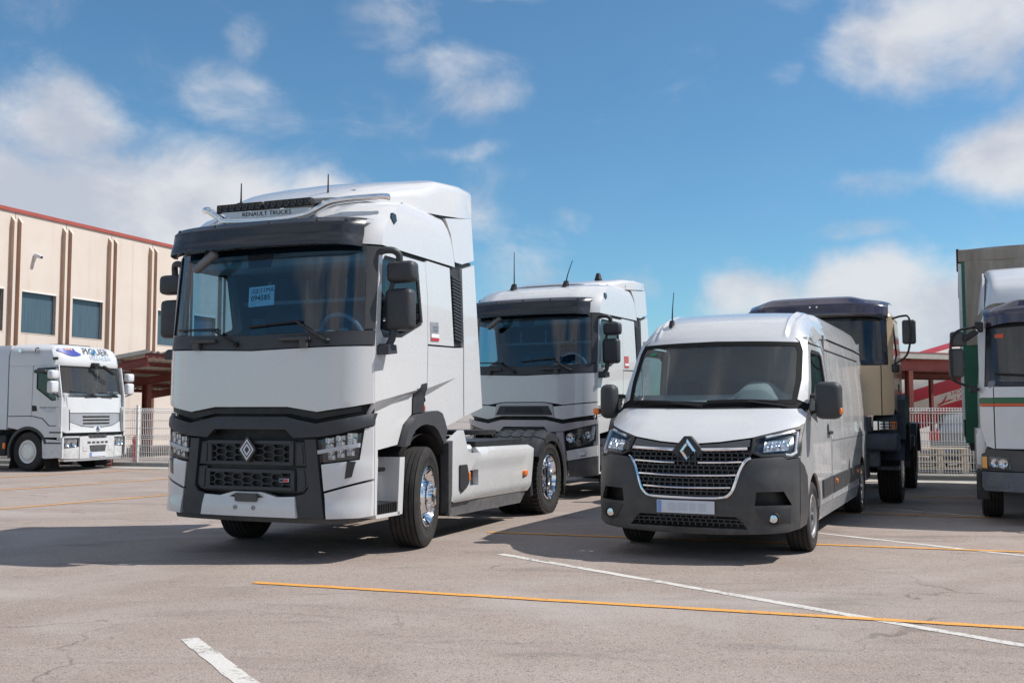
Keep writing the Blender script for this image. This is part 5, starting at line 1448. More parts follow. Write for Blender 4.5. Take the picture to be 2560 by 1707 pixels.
    bm = B(); box(bm, -.55, .8, -1.05, 1.05, 1.05, 1.10); fin('cab_floor', bm, 'interior_dark', P)
    bm = B(); grid_mesh(bm, 60, 1, lambda u, v: (-.2 + .03 * sin(u * 60), .05 + .9 * u, 1.5 + 1.0 * v)); fin('curtain', bm, 'red', P, 60)
    bm = B(); box(bm, -.60, -.57, -1.05, 1.05, 1.05, 2.55); fin('rear_wall', bm, 'interior_dark', P)
    steering(P, (.42, .5, 1.95), .2, 30, 'interior_dark')
    for y in (.5, -.5): seat(P, .0, y, 1.35)
    # lettering
    def RF(y, z): return (xf(y, z), y, z)
    g = .014
    bm = B(); patch(bm, [(-0.800, 2.76), (-0.660, 2.74), (-0.520, 2.745), (-0.400, 2.77), (-0.390, 2.80), (-0.460, 2.83), (-0.540, 2.87), (-0.560, 2.93), (-1.000, 2.92), (-1.010, 2.86)], F(g), OX, 0, .06); lg = fin('logo', bm, 'logo_blue', P)
    bm = B()
    for k in range(3): patch(bm, [(-.83 + .075 * k, 2.885), (-.77 + .075 * k, 2.885), (-.77 + .075 * k, 2.915), (-.83 + .075 * k, 2.915)], F(g + .004), OX, 0, .1)
    fin('logo_windows', bm, 'logo_orange', lg)
    bm = B(); patch(bm, [(0.060 + .062 * cos(2 * pi * k / 14), 2.865 + .05 * sin(2 * pi * k / 14)) for k in range(14)], F(g + .004), OX, 0, .1); fin('logo_disc', bm, 'logo_cyan', lg)
    wrap_text('lettering', 'PIQUER', .22, F(g), .14, 2.875, 'logo_ink', P, OX, xs=1.22, off=.012)
    wrap_text('lettering', 'VILLALBA', .15, F(g), .26, 2.735, 'logo_pale', P, OX, xs=1.22, off=.012)
    wrap_text('door_lettering', 'PIQUER VILLALBA S.L.', .062, Sd(-1, .004), .62, 1.50, 'logo_ink', P, (0, -1, 0))
    for xa, xb, z in ((.42, .80, 1.44), (.50, .72, 1.40)):
        panel('door_print', [(xa, z - .008), (xb, z - .008), (xb, z + .008), (xa, z + .008)], Sd(-1, .006), (0, -1, 0), 'logo_pale', P, 0, .2, gap=0)
    # chassis
    bm = B(); box(bm, -3.6, .9, -.45, .45, .45, .95); cyl(bm, (0, -.9, .46), (0, .9, .46), .07); box(bm, -2.2, -.75, -1.02, -.5, .35, .85, None, .05); fin('chassis', bm, 'chassis', P, 40)
    rbox('side_marker', -.80, -.72, -1.07, -1.03, .52, .66, .01, 'orange', P)
    for y in (.97, -.97): wheel(P, 0, y, .46, .27, .265, 'steel_front', radians(-4))
    return P

# ------------------------------------------------------------------ tan construction lorry
def tan_lorry(pose, label):
    P = empty('construction_lorry', (pose[0], pose[1], 0), pose[2], label, 'truck')
    hw = 1.17; sides = (1, -1)
    x0 = lambda z: lerp(z, [.5, 1.3, 2.1, 2.15, 2.85, 2.9], [1.30, 1.30, 1.28, 1.26, 1.14, 1.14])
    xf = lambda y, z: x0(z) - .09 * (y / hw) ** 2 - .15 * min(1, abs(y) / hw) ** 8
    F = lambda off: (lambda y, z: (xf(y, z) + off, y, z))
    Sd = lambda s, off=0.0: (lambda x, z: (x, s * (lerp(z, [1, 2.1, 2.9, 3.05], [hw, hw, hw - .05, hw - .14]) + off), z))
    gi = [(1.03, 2.19), (1.0, 2.80), (-1.0, 2.80), (-1.03, 2.19), (0, 2.17)]
    panel('windscreen', gi, F(-.01), OX, 'ws_glass', P, 0, .1, gap=0)
    panel('screen_seal', [(1.09, 2.12), (1.07, 2.84), (-1.07, 2.84), (-1.09, 2.12), (0, 2.10)], F(-.004), OX, 'gloss_black', P, .03, .1, [gi], gap=0)
    panel('front_panel', [(1.0, 1.36), (1.0, 2.105), (-1.0, 2.105), (-1.0, 1.36)], F(0), OX, 'tan', P, .04, .1)
    for s in sides:
        mm = (lambda p: p) if s > 0 else mir
        O = (0, s, 0)
        panel('front_corner', mm([(1.005, 1.36), (1.16, 1.37), (hw, 1.45), (hw, 2.85), (1.075, 2.85), (1.095, 2.11), (1.005, 2.11)]), F(0), OX, 'tan', P, .04, .06)
        win = [(.80, 2.76), (.25, 2.78), (.10, 2.30), (.55, 2.16), (.93, 2.14)]
        d = panel('door', [(1.03, 1.45), (1.01, 2.1), (.90, 2.86), (.05, 2.86), (.02, 1.50), (.45, 1.40)], Sd(s), O, 'tan', P, .03, .1, [win])
        panel('window', win, Sd(s, -.015), O, 'side_glass', d, 0, .2, gap=0)
        panel('window_seal', inset_poly(win, -.02), Sd(s, -.006), O, 'black', d, .01, .2, [inset_poly(win, .025)], gap=0)
        panel('door_handle', [(.10, 1.72), (.10, 1.84), (.26, 1.84), (.24, 1.72)], Sd(s, .006), O, 'black', d, .01, .2)
        panel('cab_rear_side', [(.01, 1.50), (.04, 2.86), (-.50, 2.86), (-.50, 1.35)], Sd(s), O, 'tan', P, .03, .2)
        # wing and steps
        bm = B(); box(bm, .35, 1.0, *sorted((s * .85, s * 1.19)), .85, 1.38, None, .06); box(bm, .45, .95, *sorted((s * .9, s * 1.2)), .55, .60); fin('step', bm, 'navy', P, 40)
        bm = B()
        grid_mesh(bm, 20, 6, lambda u, v: (.62 * cos(radians(15 + 165 * u)), s * (.80 + .46 * v), .52 + .62 * sin(radians(15 + 165 * u)) + (.28 if .15 < u else 0) * 0)); fin('wing', bm, 'navy', P, 50)
        bm = B(); prism(bm, [(.55, 1.0), (.50, 1.60), (.30, 1.68), (-.45, 1.66), (-.62, 1.45), (-.70, .80), (-.60, .80), (-.50, 1.15), (-.2, 1.25), (.3, 1.2), (.45, 1.0)], 'xz', s * .92, s * 1.27); fin('wing_cover', bm, 'navy', P, 30)
        # lamp cluster and bumper
        h = panel('headlight', mm([(.88, 1.14), (1.20, 1.16), (1.20, 1.28), (.88, 1.28)]), F(.02), OX, 'reflector', P, .05, .06)
        panel('indicator', mm([(1.12, 1.16), (1.20, 1.16), (1.20, 1.28), (1.12, 1.28)]), F(.026), OX, 'orange', h, .01, .06)
        bm = B()
        for k in range(4): z = 1.15 + .042 * k; box(bm, xf(1.04, z) + .04, xf(1.04, z) + .052, *sorted((s * .87, s * 1.20)), z - .006, z + .006)
        for k in range(5): y = .88 + .08 * k; ya = s * y; box(bm, xf(y, 1.2) + .035, xf(y, 1.2) + .05, ya - .006, ya + .006, 1.14, 1.29)
        fin('lamp_guard', bm, 'black', h)
        bm = B(); tube(bm, smooth_path([(1.0, s * 1.16, 2.80), (1.05, s * 1.30, 2.83), (1.10, s * 1.40, 2.80), (1.10, s * 1.42, 2.55), (1.08, s * 1.36, 2.25), (1.02, s * 1.18, 2.12)], 4), .016, 8); fin('mirror_arm', bm, 'black', P, 40)
        y0, y1 = sorted((s * 1.30, s * 1.49)); rbox('mirror', 1.0, 1.10, y0, y1, 2.41, 2.77, .035, 'plastic', P)
        bm = B(); box(bm, .92, 1.08, *sorted((s * 1.14, s * 1.24)), 2.0, 2.12, None, .02); fin('mirror_foot', bm, 'black', P, 40)
    bm = B(); box(bm, 1.05, 1.38, -1.22, 1.24, .84, 1.10, None, .05); fin('bumper', bm, 'navy', P, 40)
    bm = B(); box(bm, 1.0, 1.20, -.9, .95, .60, .86, None, .03); fin('bumper_step', bm, 'faded_blue', P, 40)
    panel('grille', [(.86, 1.12), (.86, 1.345), (-.86, 1.345), (-.86, 1.12)], F(-.02), OX, 'navy', P, .04, .2)
    # roof with dark visor
    lv = [(2.85, 1.13, 1.13, -.5), (2.93, 1.09, 1.10, -.48), (3.0, 1.0, 1.02, -.46), (3.04, .84, .9, -.42), (3.06, .5, .7, -.35)]
    def rz(z, xx, h, xb):
        pts = []
        for i in range(21):
            t = -1 + i / 10; a = math.copysign(abs(t) ** .7, t); pts.append((xx - .09 * a * a - .15 * abs(a) ** 8, h * a, z))
        return pts + [(xb, h, z), (xb, -h, z)]
    bm = B(); loft(bm, [rz(*l) for l in lv], True, False, True); fin('roof', bm, 'tan', P, 40)
    def vis(u, v):
        a = -1 + 2 * u; y = .08 + 1.03 * a
        z = lerp(v, [0, .25, .5, .85, 1], [3.12, 3.11, 3.03, 2.86, 2.85]) - .05 * abs(a) ** 4 + (.045 * (1 - sst(abs(y), .55, .85)) if v < .4 else 0)
        x = lerp(v, [0, .25, .5, .85, 1], [.55, 1.10, 1.28, 1.33, 1.22]) - .09 * a * a - .16 * abs(a) ** 8
        return (x, y, z)
    bm = B(); grid_mesh(bm, 40, 16, vis, True); vo_ = fin('sun_visor', bm, 'purple', P, 50)
    for y in (.02, .12):
        bm = B(); cyl(bm, (1.22, y, 3.0), (1.32, y, 2.99), .018, .015, 10); fin('visor_stud', bm, 'chrome', vo_)
    bm = B(); box(bm, -.48, 1.1, -1.1, 1.1, 1.38, 1.42); fin('cab_floor', bm, 'interior_dark', P)
    bm = B(); box(bm, -.50, -.47, -1.1, 1.1, 1.4, 2.2); box(bm, -.50, -.47, .0, 1.1, 2.2, 2.9); fin('rear_wall', bm, 'interior', P)
    bm = B(); box(bm, .7, 1.14, -1.05, 1.05, 1.9, 2.18, None, .05); fin('dashboard', bm, 'interior_dark', P, 40)
    steering(P, (.62, .55, 2.28), .22, 28, 'interior_dark')
    for y in (.55, -.55): seat(P, .05, y, 1.75)
    bm = B(); box(bm, -5.0, 1.0, -.45, .45, .65, 1.0); cyl(bm, (0, -.9, .53), (0, .9, .53), .08); cyl(bm, (-3.4, -.9, .55), (-3.4, .9, .55), .1); box(bm, -4.6, -.9, -.5, .5, 1.0, 1.1); cyl(bm, (-.75, .6, .62), (-.75, 1.12, .62), .20, None, 16); fin('chassis', bm, 'chassis', P, 40)
    for y in (1.02, -1.02): wheel(P, 0, y, .53, .34, .29, 'steel_front', 0); 
    for y in (1.03, -1.03, .68, -.68): wheel(P, -3.4, y, .54, .31, .29, 'lug')
    for s in sides:
        bm = B(); grid_mesh(bm, 24, 4, lambda u, v: (-3.4 + .68 * cos(radians(20 + 150 * u)), s * (.52 + .72 * v), .54 + .68 * sin(radians(20 + 150 * u)))); fin('rear_mudguard', bm, 'navy', P, 50)
        bm = B(); box(bm, -2.78, -2.74, *sorted((s * .6, s * 1.24)), .85, 1.2); box(bm, -2.6, -2.35, *sorted((s * .95, s * 1.22)), .80, 1.0, None, .03); fin('mudguard_front', bm, 'navy', P, 40)
    return P

# ------------------------------------------------------------------ distribution lorry with curtain body
def curtain_lorry(pose, label):
    P = empty('curtain_lorry', (pose[0], pose[1], 0), pose[2], label, 'truck')
    hw = 1.10; sides = (1, -1); WH = 'old_white'
    x0 = lambda z: lerp(z, [.4, .95, 1.0, 1.72, 1.75, 2.55, 2.6], [1.27, 1.25, 1.22, 1.20, 1.18, 1.02, 1.02])
    xf = lambda y, z: x0(z) - .08 * (y / hw) ** 2 - .16 * min(1, abs(y) / hw) ** 8
    F = lambda off: (lambda y, z: (xf(y, z) + off, y, z))
    Sd = lambda s, off=0.0: (lambda x, z: (x, s * (lerp(z, [1, 1.7, 2.6], [hw, hw, hw - .08]) + off), z))
    gi = [(.97, 1.80), (.93, 2.50), (-.93, 2.50), (-.97, 1.80), (0, 1.79)]
    panel('windscreen', gi, F(-.01), OX, 'mid_glass', P, 0, .1, gap=0)
    panel('screen_seal', [(1.03, 1.745), (.99, 2.555), (-.99, 2.555), (-1.03, 1.745), (0, 1.735)], F(-.004), OX, 'visor_dark', P, .03, .1, [gi], gap=0)
    panel('front_panel', [(.935, .95), (.935, 1.485), (-.935, 1.485), (-.935, .95)], F(0), OX, WH, P, .04, .1)
    panel('front_panel_upper', [(.935, 1.592), (.935, 1.735), (-.935, 1.735), (-.935, 1.592)], F(0), OX, WH, P, .04, .1)
    panel('orange_stripe', [(.935, 1.487), (.935, 1.520), (-.935, 1.520), (-.935, 1.487)], F(0), OX, 'orange_strip', P, .04, .1, gap=0)
    panel('green_stripe', [(.935, 1.522), (.935, 1.590), (-.935, 1.590), (-.935, 1.522)], F(0), OX, 'green_strip', P, .04, .1, gap=0)
    for s in sides:
        mm = (lambda p: p) if s > 0 else mir
        O = (0, s, 0)
        c = [(.94, .945), (1.04, .98), (1.08, 1.15), (hw, 1.30)]
        panel('front_corner', mm(c + [(hw, 1.485), (.94, 1.485)]), F(0), OX, WH, P, .04, .06)
        panel('front_corner_upper', mm([(.94, 1.592), (hw, 1.592), (hw, 2.56), (.995, 2.56), (1.035, 1.74), (.94, 1.74)]), F(0), OX, WH, P, .04, .06)
        panel('orange_stripe', mm([(.94, 1.487), (hw, 1.487), (hw, 1.520), (.94, 1.520)]), F(0), OX, 'orange_strip', P, .04, .06, gap=0)
        panel('green_stripe', mm([(.94, 1.522), (hw, 1.522), (hw, 1.590), (.94, 1.590)]), F(0), OX, 'green_strip', P, .04, .06, gap=0)
        win = [(.78, 2.48), (.15, 2.48), (.05, 1.80), (.90, 1.74)]
        d = panel('door', [(.98, 1.10), (.95, 1.7), (.82, 2.56), (.02, 2.56), (-.02, 1.15)], Sd(s), O, WH, P, .03, .1, [win])
        panel('window', win, Sd(s, -.015), O, 'side_glass', d, 0, .2, gap=0)
        panel('window_seal', inset_poly(win, -.02), Sd(s, -.006), O, 'black', d, .01, .2, [inset_poly(win, .025)], gap=0)
        panel('cab_rear_side', [(-.03, 1.15), (.01, 2.56), (-.55, 2.56), (-.55, 1.15)], Sd(s), O, WH, P, .03, .2)
        # wing
        wg = [(.95, .70), (.90, 1.05), (.70, 1.20), (.40, 1.20), (-.3, 1.20), (-.55, 1.0), (-.55, .62)] + arc(0, .46, .55, 165, 20, 14)
        panel('wing', wg, lambda x, z: (x, s * (1.155 - .05 * sst(x, .6, .95)), z), O, WH, P, .30, .12)
        panel('wing_front', mm([(1.0, .72), (1.155, .74), (1.155, 1.12), (1.12, 1.19), (1.04, 1.19)]), lambda y, z: (.98 - .3 * max(0, abs(y) - 1.05), y, z), OX, WH, P, .2, .08)
        # headlight
        h = panel('headlight', mm([(.77, .715), (.80, .84), (.97, .855), (1.03, .855), (1.03, .70), (.80, .69)]), F(-.01), OX, 'lamp_dark', P, .03, .08)
        bm = B(); lathe(bm, [(0, 0), (.04, .01), (.058, .035)], Vector(F(-.01)(s * .86, .77)), OX, 16); lathe(bm, [(0, 0), (.04, .01), (.055, .035)], Vector(F(-.01)(s * .955, .775)), OX, 16); fin('reflector', bm, 'reflector', h)
        panel('lens', mm([(.77, .715), (.80, .84), (.97, .855), (1.025, .855), (1.025, .70), (.80, .69)]), F(.03), OX, 'lamp_glass', h, 0, .08, gap=0)
        panel('indicator', mm([(1.032, .70), (1.032, .855), (1.095, .85), (1.095, .70)]), F(.02), OX, 'logo_orange', h, .04, .05)
        panel('lamp_panel', mm([(.60, .67), (.60, .93), (1.05, .95), (1.06, .90), (1.10, .88), (1.10, .67)]), F(-.03), OX, 'plastic_light', P, .04, .08)
        bm = B(); y0, y1 = sorted((s * 1.02, s * 1.16)); box(bm, .72, 1.0, y0, y1, .30, .66, None, .02); fin('step', bm, 'chassis', P, 40)
        # mirrors
        bm = B(); tube(bm, smooth_path([(.92, s * 1.04, 2.50), (1.0, s * 1.20, 2.50), (1.05, s * 1.36, 2.44), (1.05, s * 1.42, 2.30), (1.05, s * 1.42, 1.90), (1.02, s * 1.36, 1.80), (.98, s * 1.10, 1.70)], 4), .017, 8)
        box(bm, .90, 1.0, *sorted((s * 1.03, s * 1.13)), 2.44, 2.58, None, .02); box(bm, .94, 1.04, *sorted((s * 1.12, s * 1.22)), 1.66, 1.75, None, .02); fin('mirror_arm', bm, 'black', P, 40)
        for z0, z1, ya, yb in ((1.86, 2.235, 1.27, 1.45), (2.26, 2.455, 1.25, 1.43)):
            y0, y1 = sorted((s * ya, s * yb)); rbox('mirror', .92, 1.04, y0, y1, z0, z1, .035, 'plastic_light', P)
        bm = B(); M = Matrix.Translation((1.05, s * 1.18, 2.40)) @ Matrix.Rotation(radians(s * -35), 4, 'X'); box(bm, -.04, .06, -.10, .10, -.04, .04, M, .03); fin('kerb_mirror', bm, 'black', P, 40)
    panel('lamp_panel_centre', [(.595, .67), (.595, .945), (-.595, .945), (-.595, .67)], F(-.035), OX, 'plastic_light', P, .04, .1)
    panel('bumper', [(1.07, .42), (1.10, .46), (1.10, .665), (-1.10, .665), (-1.10, .46), (-1.07, .42)], F(.03), OX, 'faded_blue', P, .18, .08)
    for s in sides:
        mm = (lambda p: p) if s > 0 else mir
        panel('bumper_cover', mm([(.80, .47), (.80, .57), (1.06, .57), (1.06, .47)]), F(.038), OX, 'faded_blue', P, .01, .1)
    panel('nose_backing', [(1.05, .45), (1.05, 1.75), (-1.05, 1.75), (-1.05, .45)], F(-.08), OX, 'black', P, 0, .2, gap=0)
    bm = B(); q = [(.42 + .30 * cos(t), 1.28 + .17 * sin(t)) for t in [2 * pi * k / 24 for k in range(24)]]
    for s in sides: patch(bm, [(s * a, b) for a, b in q], F(.006), OX, .01, .1)
    fin('panel_bulge', bm, WH, P, 30)
    bm = B(); lathe(bm, [(.30, 0), (.305, .012), (.31, 0)], (xf(.3, 1.3) + .0, 0, 1.28), OX, 40); fin('grille_ring', bm, WH, P)
    # roof: purple visor, white wind deflector
    lv = [(2.56, 1.00, 1.04, -.55), (2.66, .97, 1.03, -.55), (2.75, .86, .97, -.5), (2.79, .6, .84, -.45)]
    def rz(z, xx, h, xb):
        pts = []
        for i in range(21):
            t = -1 + i / 10; a = math.copysign(abs(t) ** .7, t); pts.append((xx - .08 * a * a - .16 * abs(a) ** 8, h * a, z))
        return pts + [(xb, h, z), (xb, -h, z)]
    bm = B(); loft(bm, [rz(*l) for l in lv], True, False, True); fin('roof', bm, WH, P, 40)
    def vis(u, v):
        a = -1 + 2 * u; y = 1.02 * a
        z = lerp(v, [0, .3, .6, 1], [2.84, 2.80, 2.72, 2.56]) - .07 * abs(a) ** 5 + (.05 * sst(abs(y), .85, .6) if v < .35 else 0)
        x = lerp(v, [0, .3, .6, 1], [.70, 1.0, 1.12, 1.14]) - .08 * a * a - .17 * abs(a) ** 8
        return (x, y, z)
    bm = B(); grid_mesh(bm, 36, 12, vis, True); fin('sun_visor', bm, 'purple', P, 50)
    def dfl(u, v):
        a = -1 + 2 * v
        w = lerp(u, [0, 1], [.98, 1.06]); y = w * math.copysign(abs(a) ** .85, a)
        zt = lerp(u, [0, .12, .35, .7, 1], [2.84, 3.06, 3.22, 3.38, 3.44])
        e = max(0, (abs(y) - w + .16) / .16)
        zb = 2.80
        z = zt - (zt - zb) * e ** 3
        return (lerp(u, [0, 1], [.80, -.45]) - .25 * (y / 1.1) ** 2, y, z)
    bm = B(); grid_mesh(bm, 20, 36, dfl); fin('wind_deflector', bm, WH, P, 50)
    for s in sides: panel('deflector_side', [(.42, 2.78), (-.66, 2.78), (-.62, 3.40), (.0, 3.24)], lambda x, z: (x, s * lerp(z, [2.78, 3.4], [1.03, .99]), z), (0, s, 0), WH, P, .03, .2)
    bm = B(); f = lambda y, z, o: Vector(F(o)(y, z))
    tube(bm, [f(-.92 + .8 * i / 6, 1.90 - .05 * i / 6, .02) for i in range(7)], .012, 6); tube(bm, [f(.05 + .8 * i / 6, 1.90 - .05 * i / 6, .02) for i in range(7)], .012, 6); fin('wiper', bm, 'black', P)
    panel('screen_sticker', [(-.90, 2.36), (-.90, 2.41), (-.80, 2.41), (-.80, 2.36)], F(-.006), OX, 'orange_strip', P, 0, .2, gap=0)
    bm = B(); box(bm, .6, 1.08, -1.0, 1.0, 1.55, 1.82, None, .05); fin('dashboard', bm, 'interior', P, 40)
    bm = B(); box(bm, -.55, -.52, -1.05, 1.05, 1.0, 2.6); fin('rear_wall', bm, 'interior_dark', P)
    bm = B(); box(bm, -.5, 1.0, -1.05, 1.05, 1.0, 1.05); fin('cab_floor', bm, 'interior_dark', P)
    for y in (.5, -.5): seat(P, .0, y, 1.35)
    # curtain-sided body
    bm = B(); box(bm, -6.8, -1.25, -1.25, 1.25, .95, 3.80); bo = fin('load_body', bm, 'tarp_grey', P)
    for s in sides:
        bm = B()
        def cur(u, v): return (-1.28 - 5.4 * u, s * (1.27 + .02 * sin(u * 40) * sin(pi * v)), .98 + 2.78 * v)
        grid_mesh(bm, 60, 8, cur); fin('side_curtain', bm, 'tarp_green', P, 60)
        bm = B(); box(bm, -1.30, -1.235, *sorted((s * 1.25, s * 1.30)), 1.30, 3.64); fin('corner_post', bm, 'aluminium', P)
        bm = B(); prism(bm, [(-1.22, 3.86), (-1.55, 3.86), (-1.50, 3.55), (-1.30, 3.60)], 'xz', s * 1.285, s * 1.32); fin('roof_flap', bm, 'black', P, 30)
    bm = B(); box(bm, -1.25, -1.235, -1.26, 1.26, .95, 2.42); fin('bulkhead', bm, 'tarp_green', P)
    bm = B()
    grid_mesh(bm, 30, 20, lambda u, v: (-1.215 + .012 * sin(u * 23) * sin(v * 9), -1.21 + 2.42 * u, 2.40 + 1.44 * v + .03 * sin(u * 5)), True); fin('front_sheet', bm, 'tarp_grey', P, 60)
    for s in sides:
        bm = B(); box(bm, -1.235, -1.222, *sorted((s * 1.21, s * 1.255)), 2.40, 3.66); fin('front_edge', bm, 'tarp_green', P)
    bm = B(); box(bm, -6.8, -1.20, -1.295, 1.295, 3.66, 3.85, None, .03); fin('roof_sheet_edge', bm, 'tarp_grey', P, 40)
    bm = B(); box(bm, -6.8, -1.2, -1.2, 1.2, .84, .955); fin('load_floor', bm, 'chassis', P)
    bm = B(); box(bm, -6.5, 1.0, -.42, .42, .55, .85); cyl(bm, (0, -.9, .47), (0, .9, .47), .07); box(bm, .5, .9, -.5, .5, .35, .6); fin('chassis', bm, 'chassis', P)
    for y in (.96, -.96): wheel(P, 0, y, .47, .26, .27, 'steel_front')
    for y in (.95, -.95): wheel(P, -4.2, y, .47, .26, .27, 'lug')
    return P

# ------------------------------------------------------------------ ground and markings
bm = B()
vs = [bm.verts.new(v) for v in ((-700, -700, 0), (700, -700, 0), (700, 900, 0), (-700, 900, 0))]
bm.faces.new(vs)
ground = fin('asphalt_ground', bm, 'asphalt', None, None); tag(ground, kind='structure')
def line(name, a, b, w, mat, z):
    a, b = Vector(a), Vector(b); d = (b - a).normalized(); n = Vector((-d.y, d.x)); L = (b - a).length
    k = max(2, int(L / .12)); bm = B(); rows = []
    rnd = random.Random(int(L * 1000))
    for i in range(k + 1):
        p = a + d * (L * i / k)
        w1, w2 = w / 2 + rnd.uniform(-.006, .006), w / 2 + rnd.uniform(-.006, .006)
        rows.append((bm.verts.new((p.x + n.x * w1, p.y + n.y * w1, z)), bm.verts.new((p.x - n.x * w2, p.y - n.y * w2, z))))
    for (a1, b1), (a2, b2) in zip(rows, rows[1:]): bm.faces.new((a1, b1, b2, a2))
    o = fin(name, bm, mat, ground, None); return o
def ext(a, b, k0, k1):
    a, b = Vector(a), Vector(b); d = b - a; return tuple(a - d * k0), tuple(b + d * k1)
for a, b, k0, k1, w in (((-2.15, 8.555), (3.369, 6.779), 0, .8, .085), ((-.287, 12.07), (5.18, 10.38), 0, .5, .085), ((-7.45, 14.88), (-5.92, 17.23), 1.2, .7, .09),
                        ((-9.22, 18.38), (-7.31, 21.37), .8, .6, .09), ((-11.01, 21.85), (-9.11, 24.5), .5, .4, .09), ((4.95, 14.25), (6.32, 13.71), .5, .05, .085), ((6.52, 17.1), (7.54, 16.73), .3, .3, .085)):
    p, q = ext(a, b, k0, k1); line('yellow_line', p, q, w, 'paint_yellow', .006)
for a, b, k0, k1, w in (((-.113, 10.252), (3.125, 6.296), 0, .6, .095), ((3.65, 11.92), (5.058, 10.13), .1, .8, .085), ((-2.03, 6.485), (-1.40, 5.443), 0, 2.0, .115), ((5.25, 15.19), (6.32, 13.91), .2, .1, .08), ((6.99, 18.32), (7.77, 17.23), .3, .3, .08)):
    p, q = ext(a, b, k0, k1); line('white_line', p, q, w, 'paint_white', .003)

# ------------------------------------------------------------------ boundary: kerb and mesh fence
FA, FB = Vector((-17.0, 28.43, 0)), Vector((15.0, 19.39, 0))
fdv = (FB - FA); FL = fdv.length; fdv.normalize()
fyaw = atan2(fdv.y, fdv.x)
bm = B(); box(bm, 0, FL, -.10, .16, -.05, .10, None, .015)
k = fin('kerb', bm, 'concrete', None, 40); k.location = FA; k.rotation_euler = (0, 0, fyaw); tag(k, kind='structure')
bm = B(); box(bm, 0, FL, -1.1, -.104, -.05, .012)
k = fin('pavement', bm, 'concrete', None, 40); k.location = FA; k.rotation_euler = (0, 0, fyaw); tag(k, kind='structure')
fence = empty('mesh_fence', FA, fyaw, 'white welded wire mesh fence on a concrete kerb behind the trucks', 'fence')
FHT = 1.50
def wire(bm, pts, r):
    tube(bm, pts, r, 4, False)
def fence_panel(bm, L):
    zs = [(.12, 0), (.17, -.035), (.22, 0), (.70, 0), (.75, -.035), (.80, 0), (FHT - .12, 0), (FHT - .07, -.035), (FHT - .02, 0), (FHT, 0)]
    n = int(L / .055)
    for i in range(n + 1):
        x = .03 + (L - .06) * i / n
        wire(bm, [(x, y, z) for z, y in zs], .0075)
    for z, y in ((.12, 0), (.17, -.035), (.22, 0), (.36, 0), (.53, 0), (.70, 0), (.75, -.035), (.80, 0), (.98, 0), (1.18, 0), (FHT - .12, 0), (FHT - .07, -.035), (FHT - .02, 0)):
        wire(bm, [(0.02, y - .004, z), (L - .02, y - .004, z)], .0075)
PW = 2.52
npan = int(FL / PW)
bm = B(); fence_panel(bm, PW); proto = fin('mesh_panel', bm, 'galv', fence, None); proto['kind'] = 'stuff'
for i in range(1, npan):
    c = proto.copy(); COL.objects.link(c); c.parent = fence; c.location = (i * PW, 0, 0)
bm = B(); box(bm, -.03, .03, -.03, .03, 0, FHT + .06, None, .006); box(bm, -.034, .034, -.034, .034, FHT + .06, FHT + .075); proto = fin('post', bm, 'galv', fence, 40)
for i in range(1, npan + 1):
    c = proto.copy(); COL.objects.link(c); c.parent = fence; c.location = (i * PW, .02, 0)

# ------------------------------------------------------------------ warehouse on the left
BY = atan2(.94, .342)
bld = empty('warehouse', (-17.7, 35.0, 0), BY, 'cream precast warehouse with brown ribbed joints and red coping', 'building')
TK, PIT = .45, 2.39
BT = 8.42
def pane_box(x0_, x1_, z0, z1): return [(x0_, z0), (x1_, z0), (x1_, z1), (x0_, z1)]
for i in range(-4, 11):
    xa, xb = TK + PIT * i, TK + PIT * (i + 1)
    has = i in (-3, -1, 0, 1, 3, 4, 6, 7, 9)
    hole = pane_box(xa + .36, xa + 1.98, 4.20, 5.66)
    bm = B(); patch(bm, pane_box(xa + .012, xb - .012, 0, BT), lambda x, z: (x, 0, z), (0, -1, 0), .22, .8, [hole] if has else [])
    pn = fin('wall_panel', bm, 'precast', bld, 30)
    if has:
        bm = B(); patch(bm, pane_box(xa + .33, xa + 2.01, 4.17, 5.69), lambda x, z: (x, -.012, z), (0, -1, 0), .1, .8, [hole]); fr = fin('window_frame', bm, 'precast_reveal', pn, 30)
        bm = B(); patch(bm, hole, lambda x, z: (x, .12, z), (0, -1, 0), 0, .8); fin('window', bm, 'dusty_pane', pn, None)
        bm = B(); box(bm, xa + .34, xa + 2.0, -.03, .05, 5.655, 5.70); fin('window_head', bm, 'galv', pn)
    for dx in (-.19, .12):
        bm = B()
        x = xa + dx; D = .17; w = .115; zt = BT - .16
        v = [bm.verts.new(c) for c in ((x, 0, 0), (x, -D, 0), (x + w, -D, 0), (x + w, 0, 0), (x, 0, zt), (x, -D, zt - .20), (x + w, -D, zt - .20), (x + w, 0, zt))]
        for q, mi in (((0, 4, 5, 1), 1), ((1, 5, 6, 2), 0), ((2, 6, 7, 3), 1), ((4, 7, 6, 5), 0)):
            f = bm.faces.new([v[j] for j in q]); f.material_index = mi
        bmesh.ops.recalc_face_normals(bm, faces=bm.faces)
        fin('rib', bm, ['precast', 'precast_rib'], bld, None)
xa, xb = TK - 4 * PIT, TK + 11 * PIT
bm = B(); box(bm, xa, xb, -.06, 12, BT, BT + .13); fin('coping', bm, 'trim_red', bld)
bm = B(); box(bm, xa + .05, xb - .05, .25, 12, 0, BT - .05); fin('rear_wall', bm, 'precast', bld)
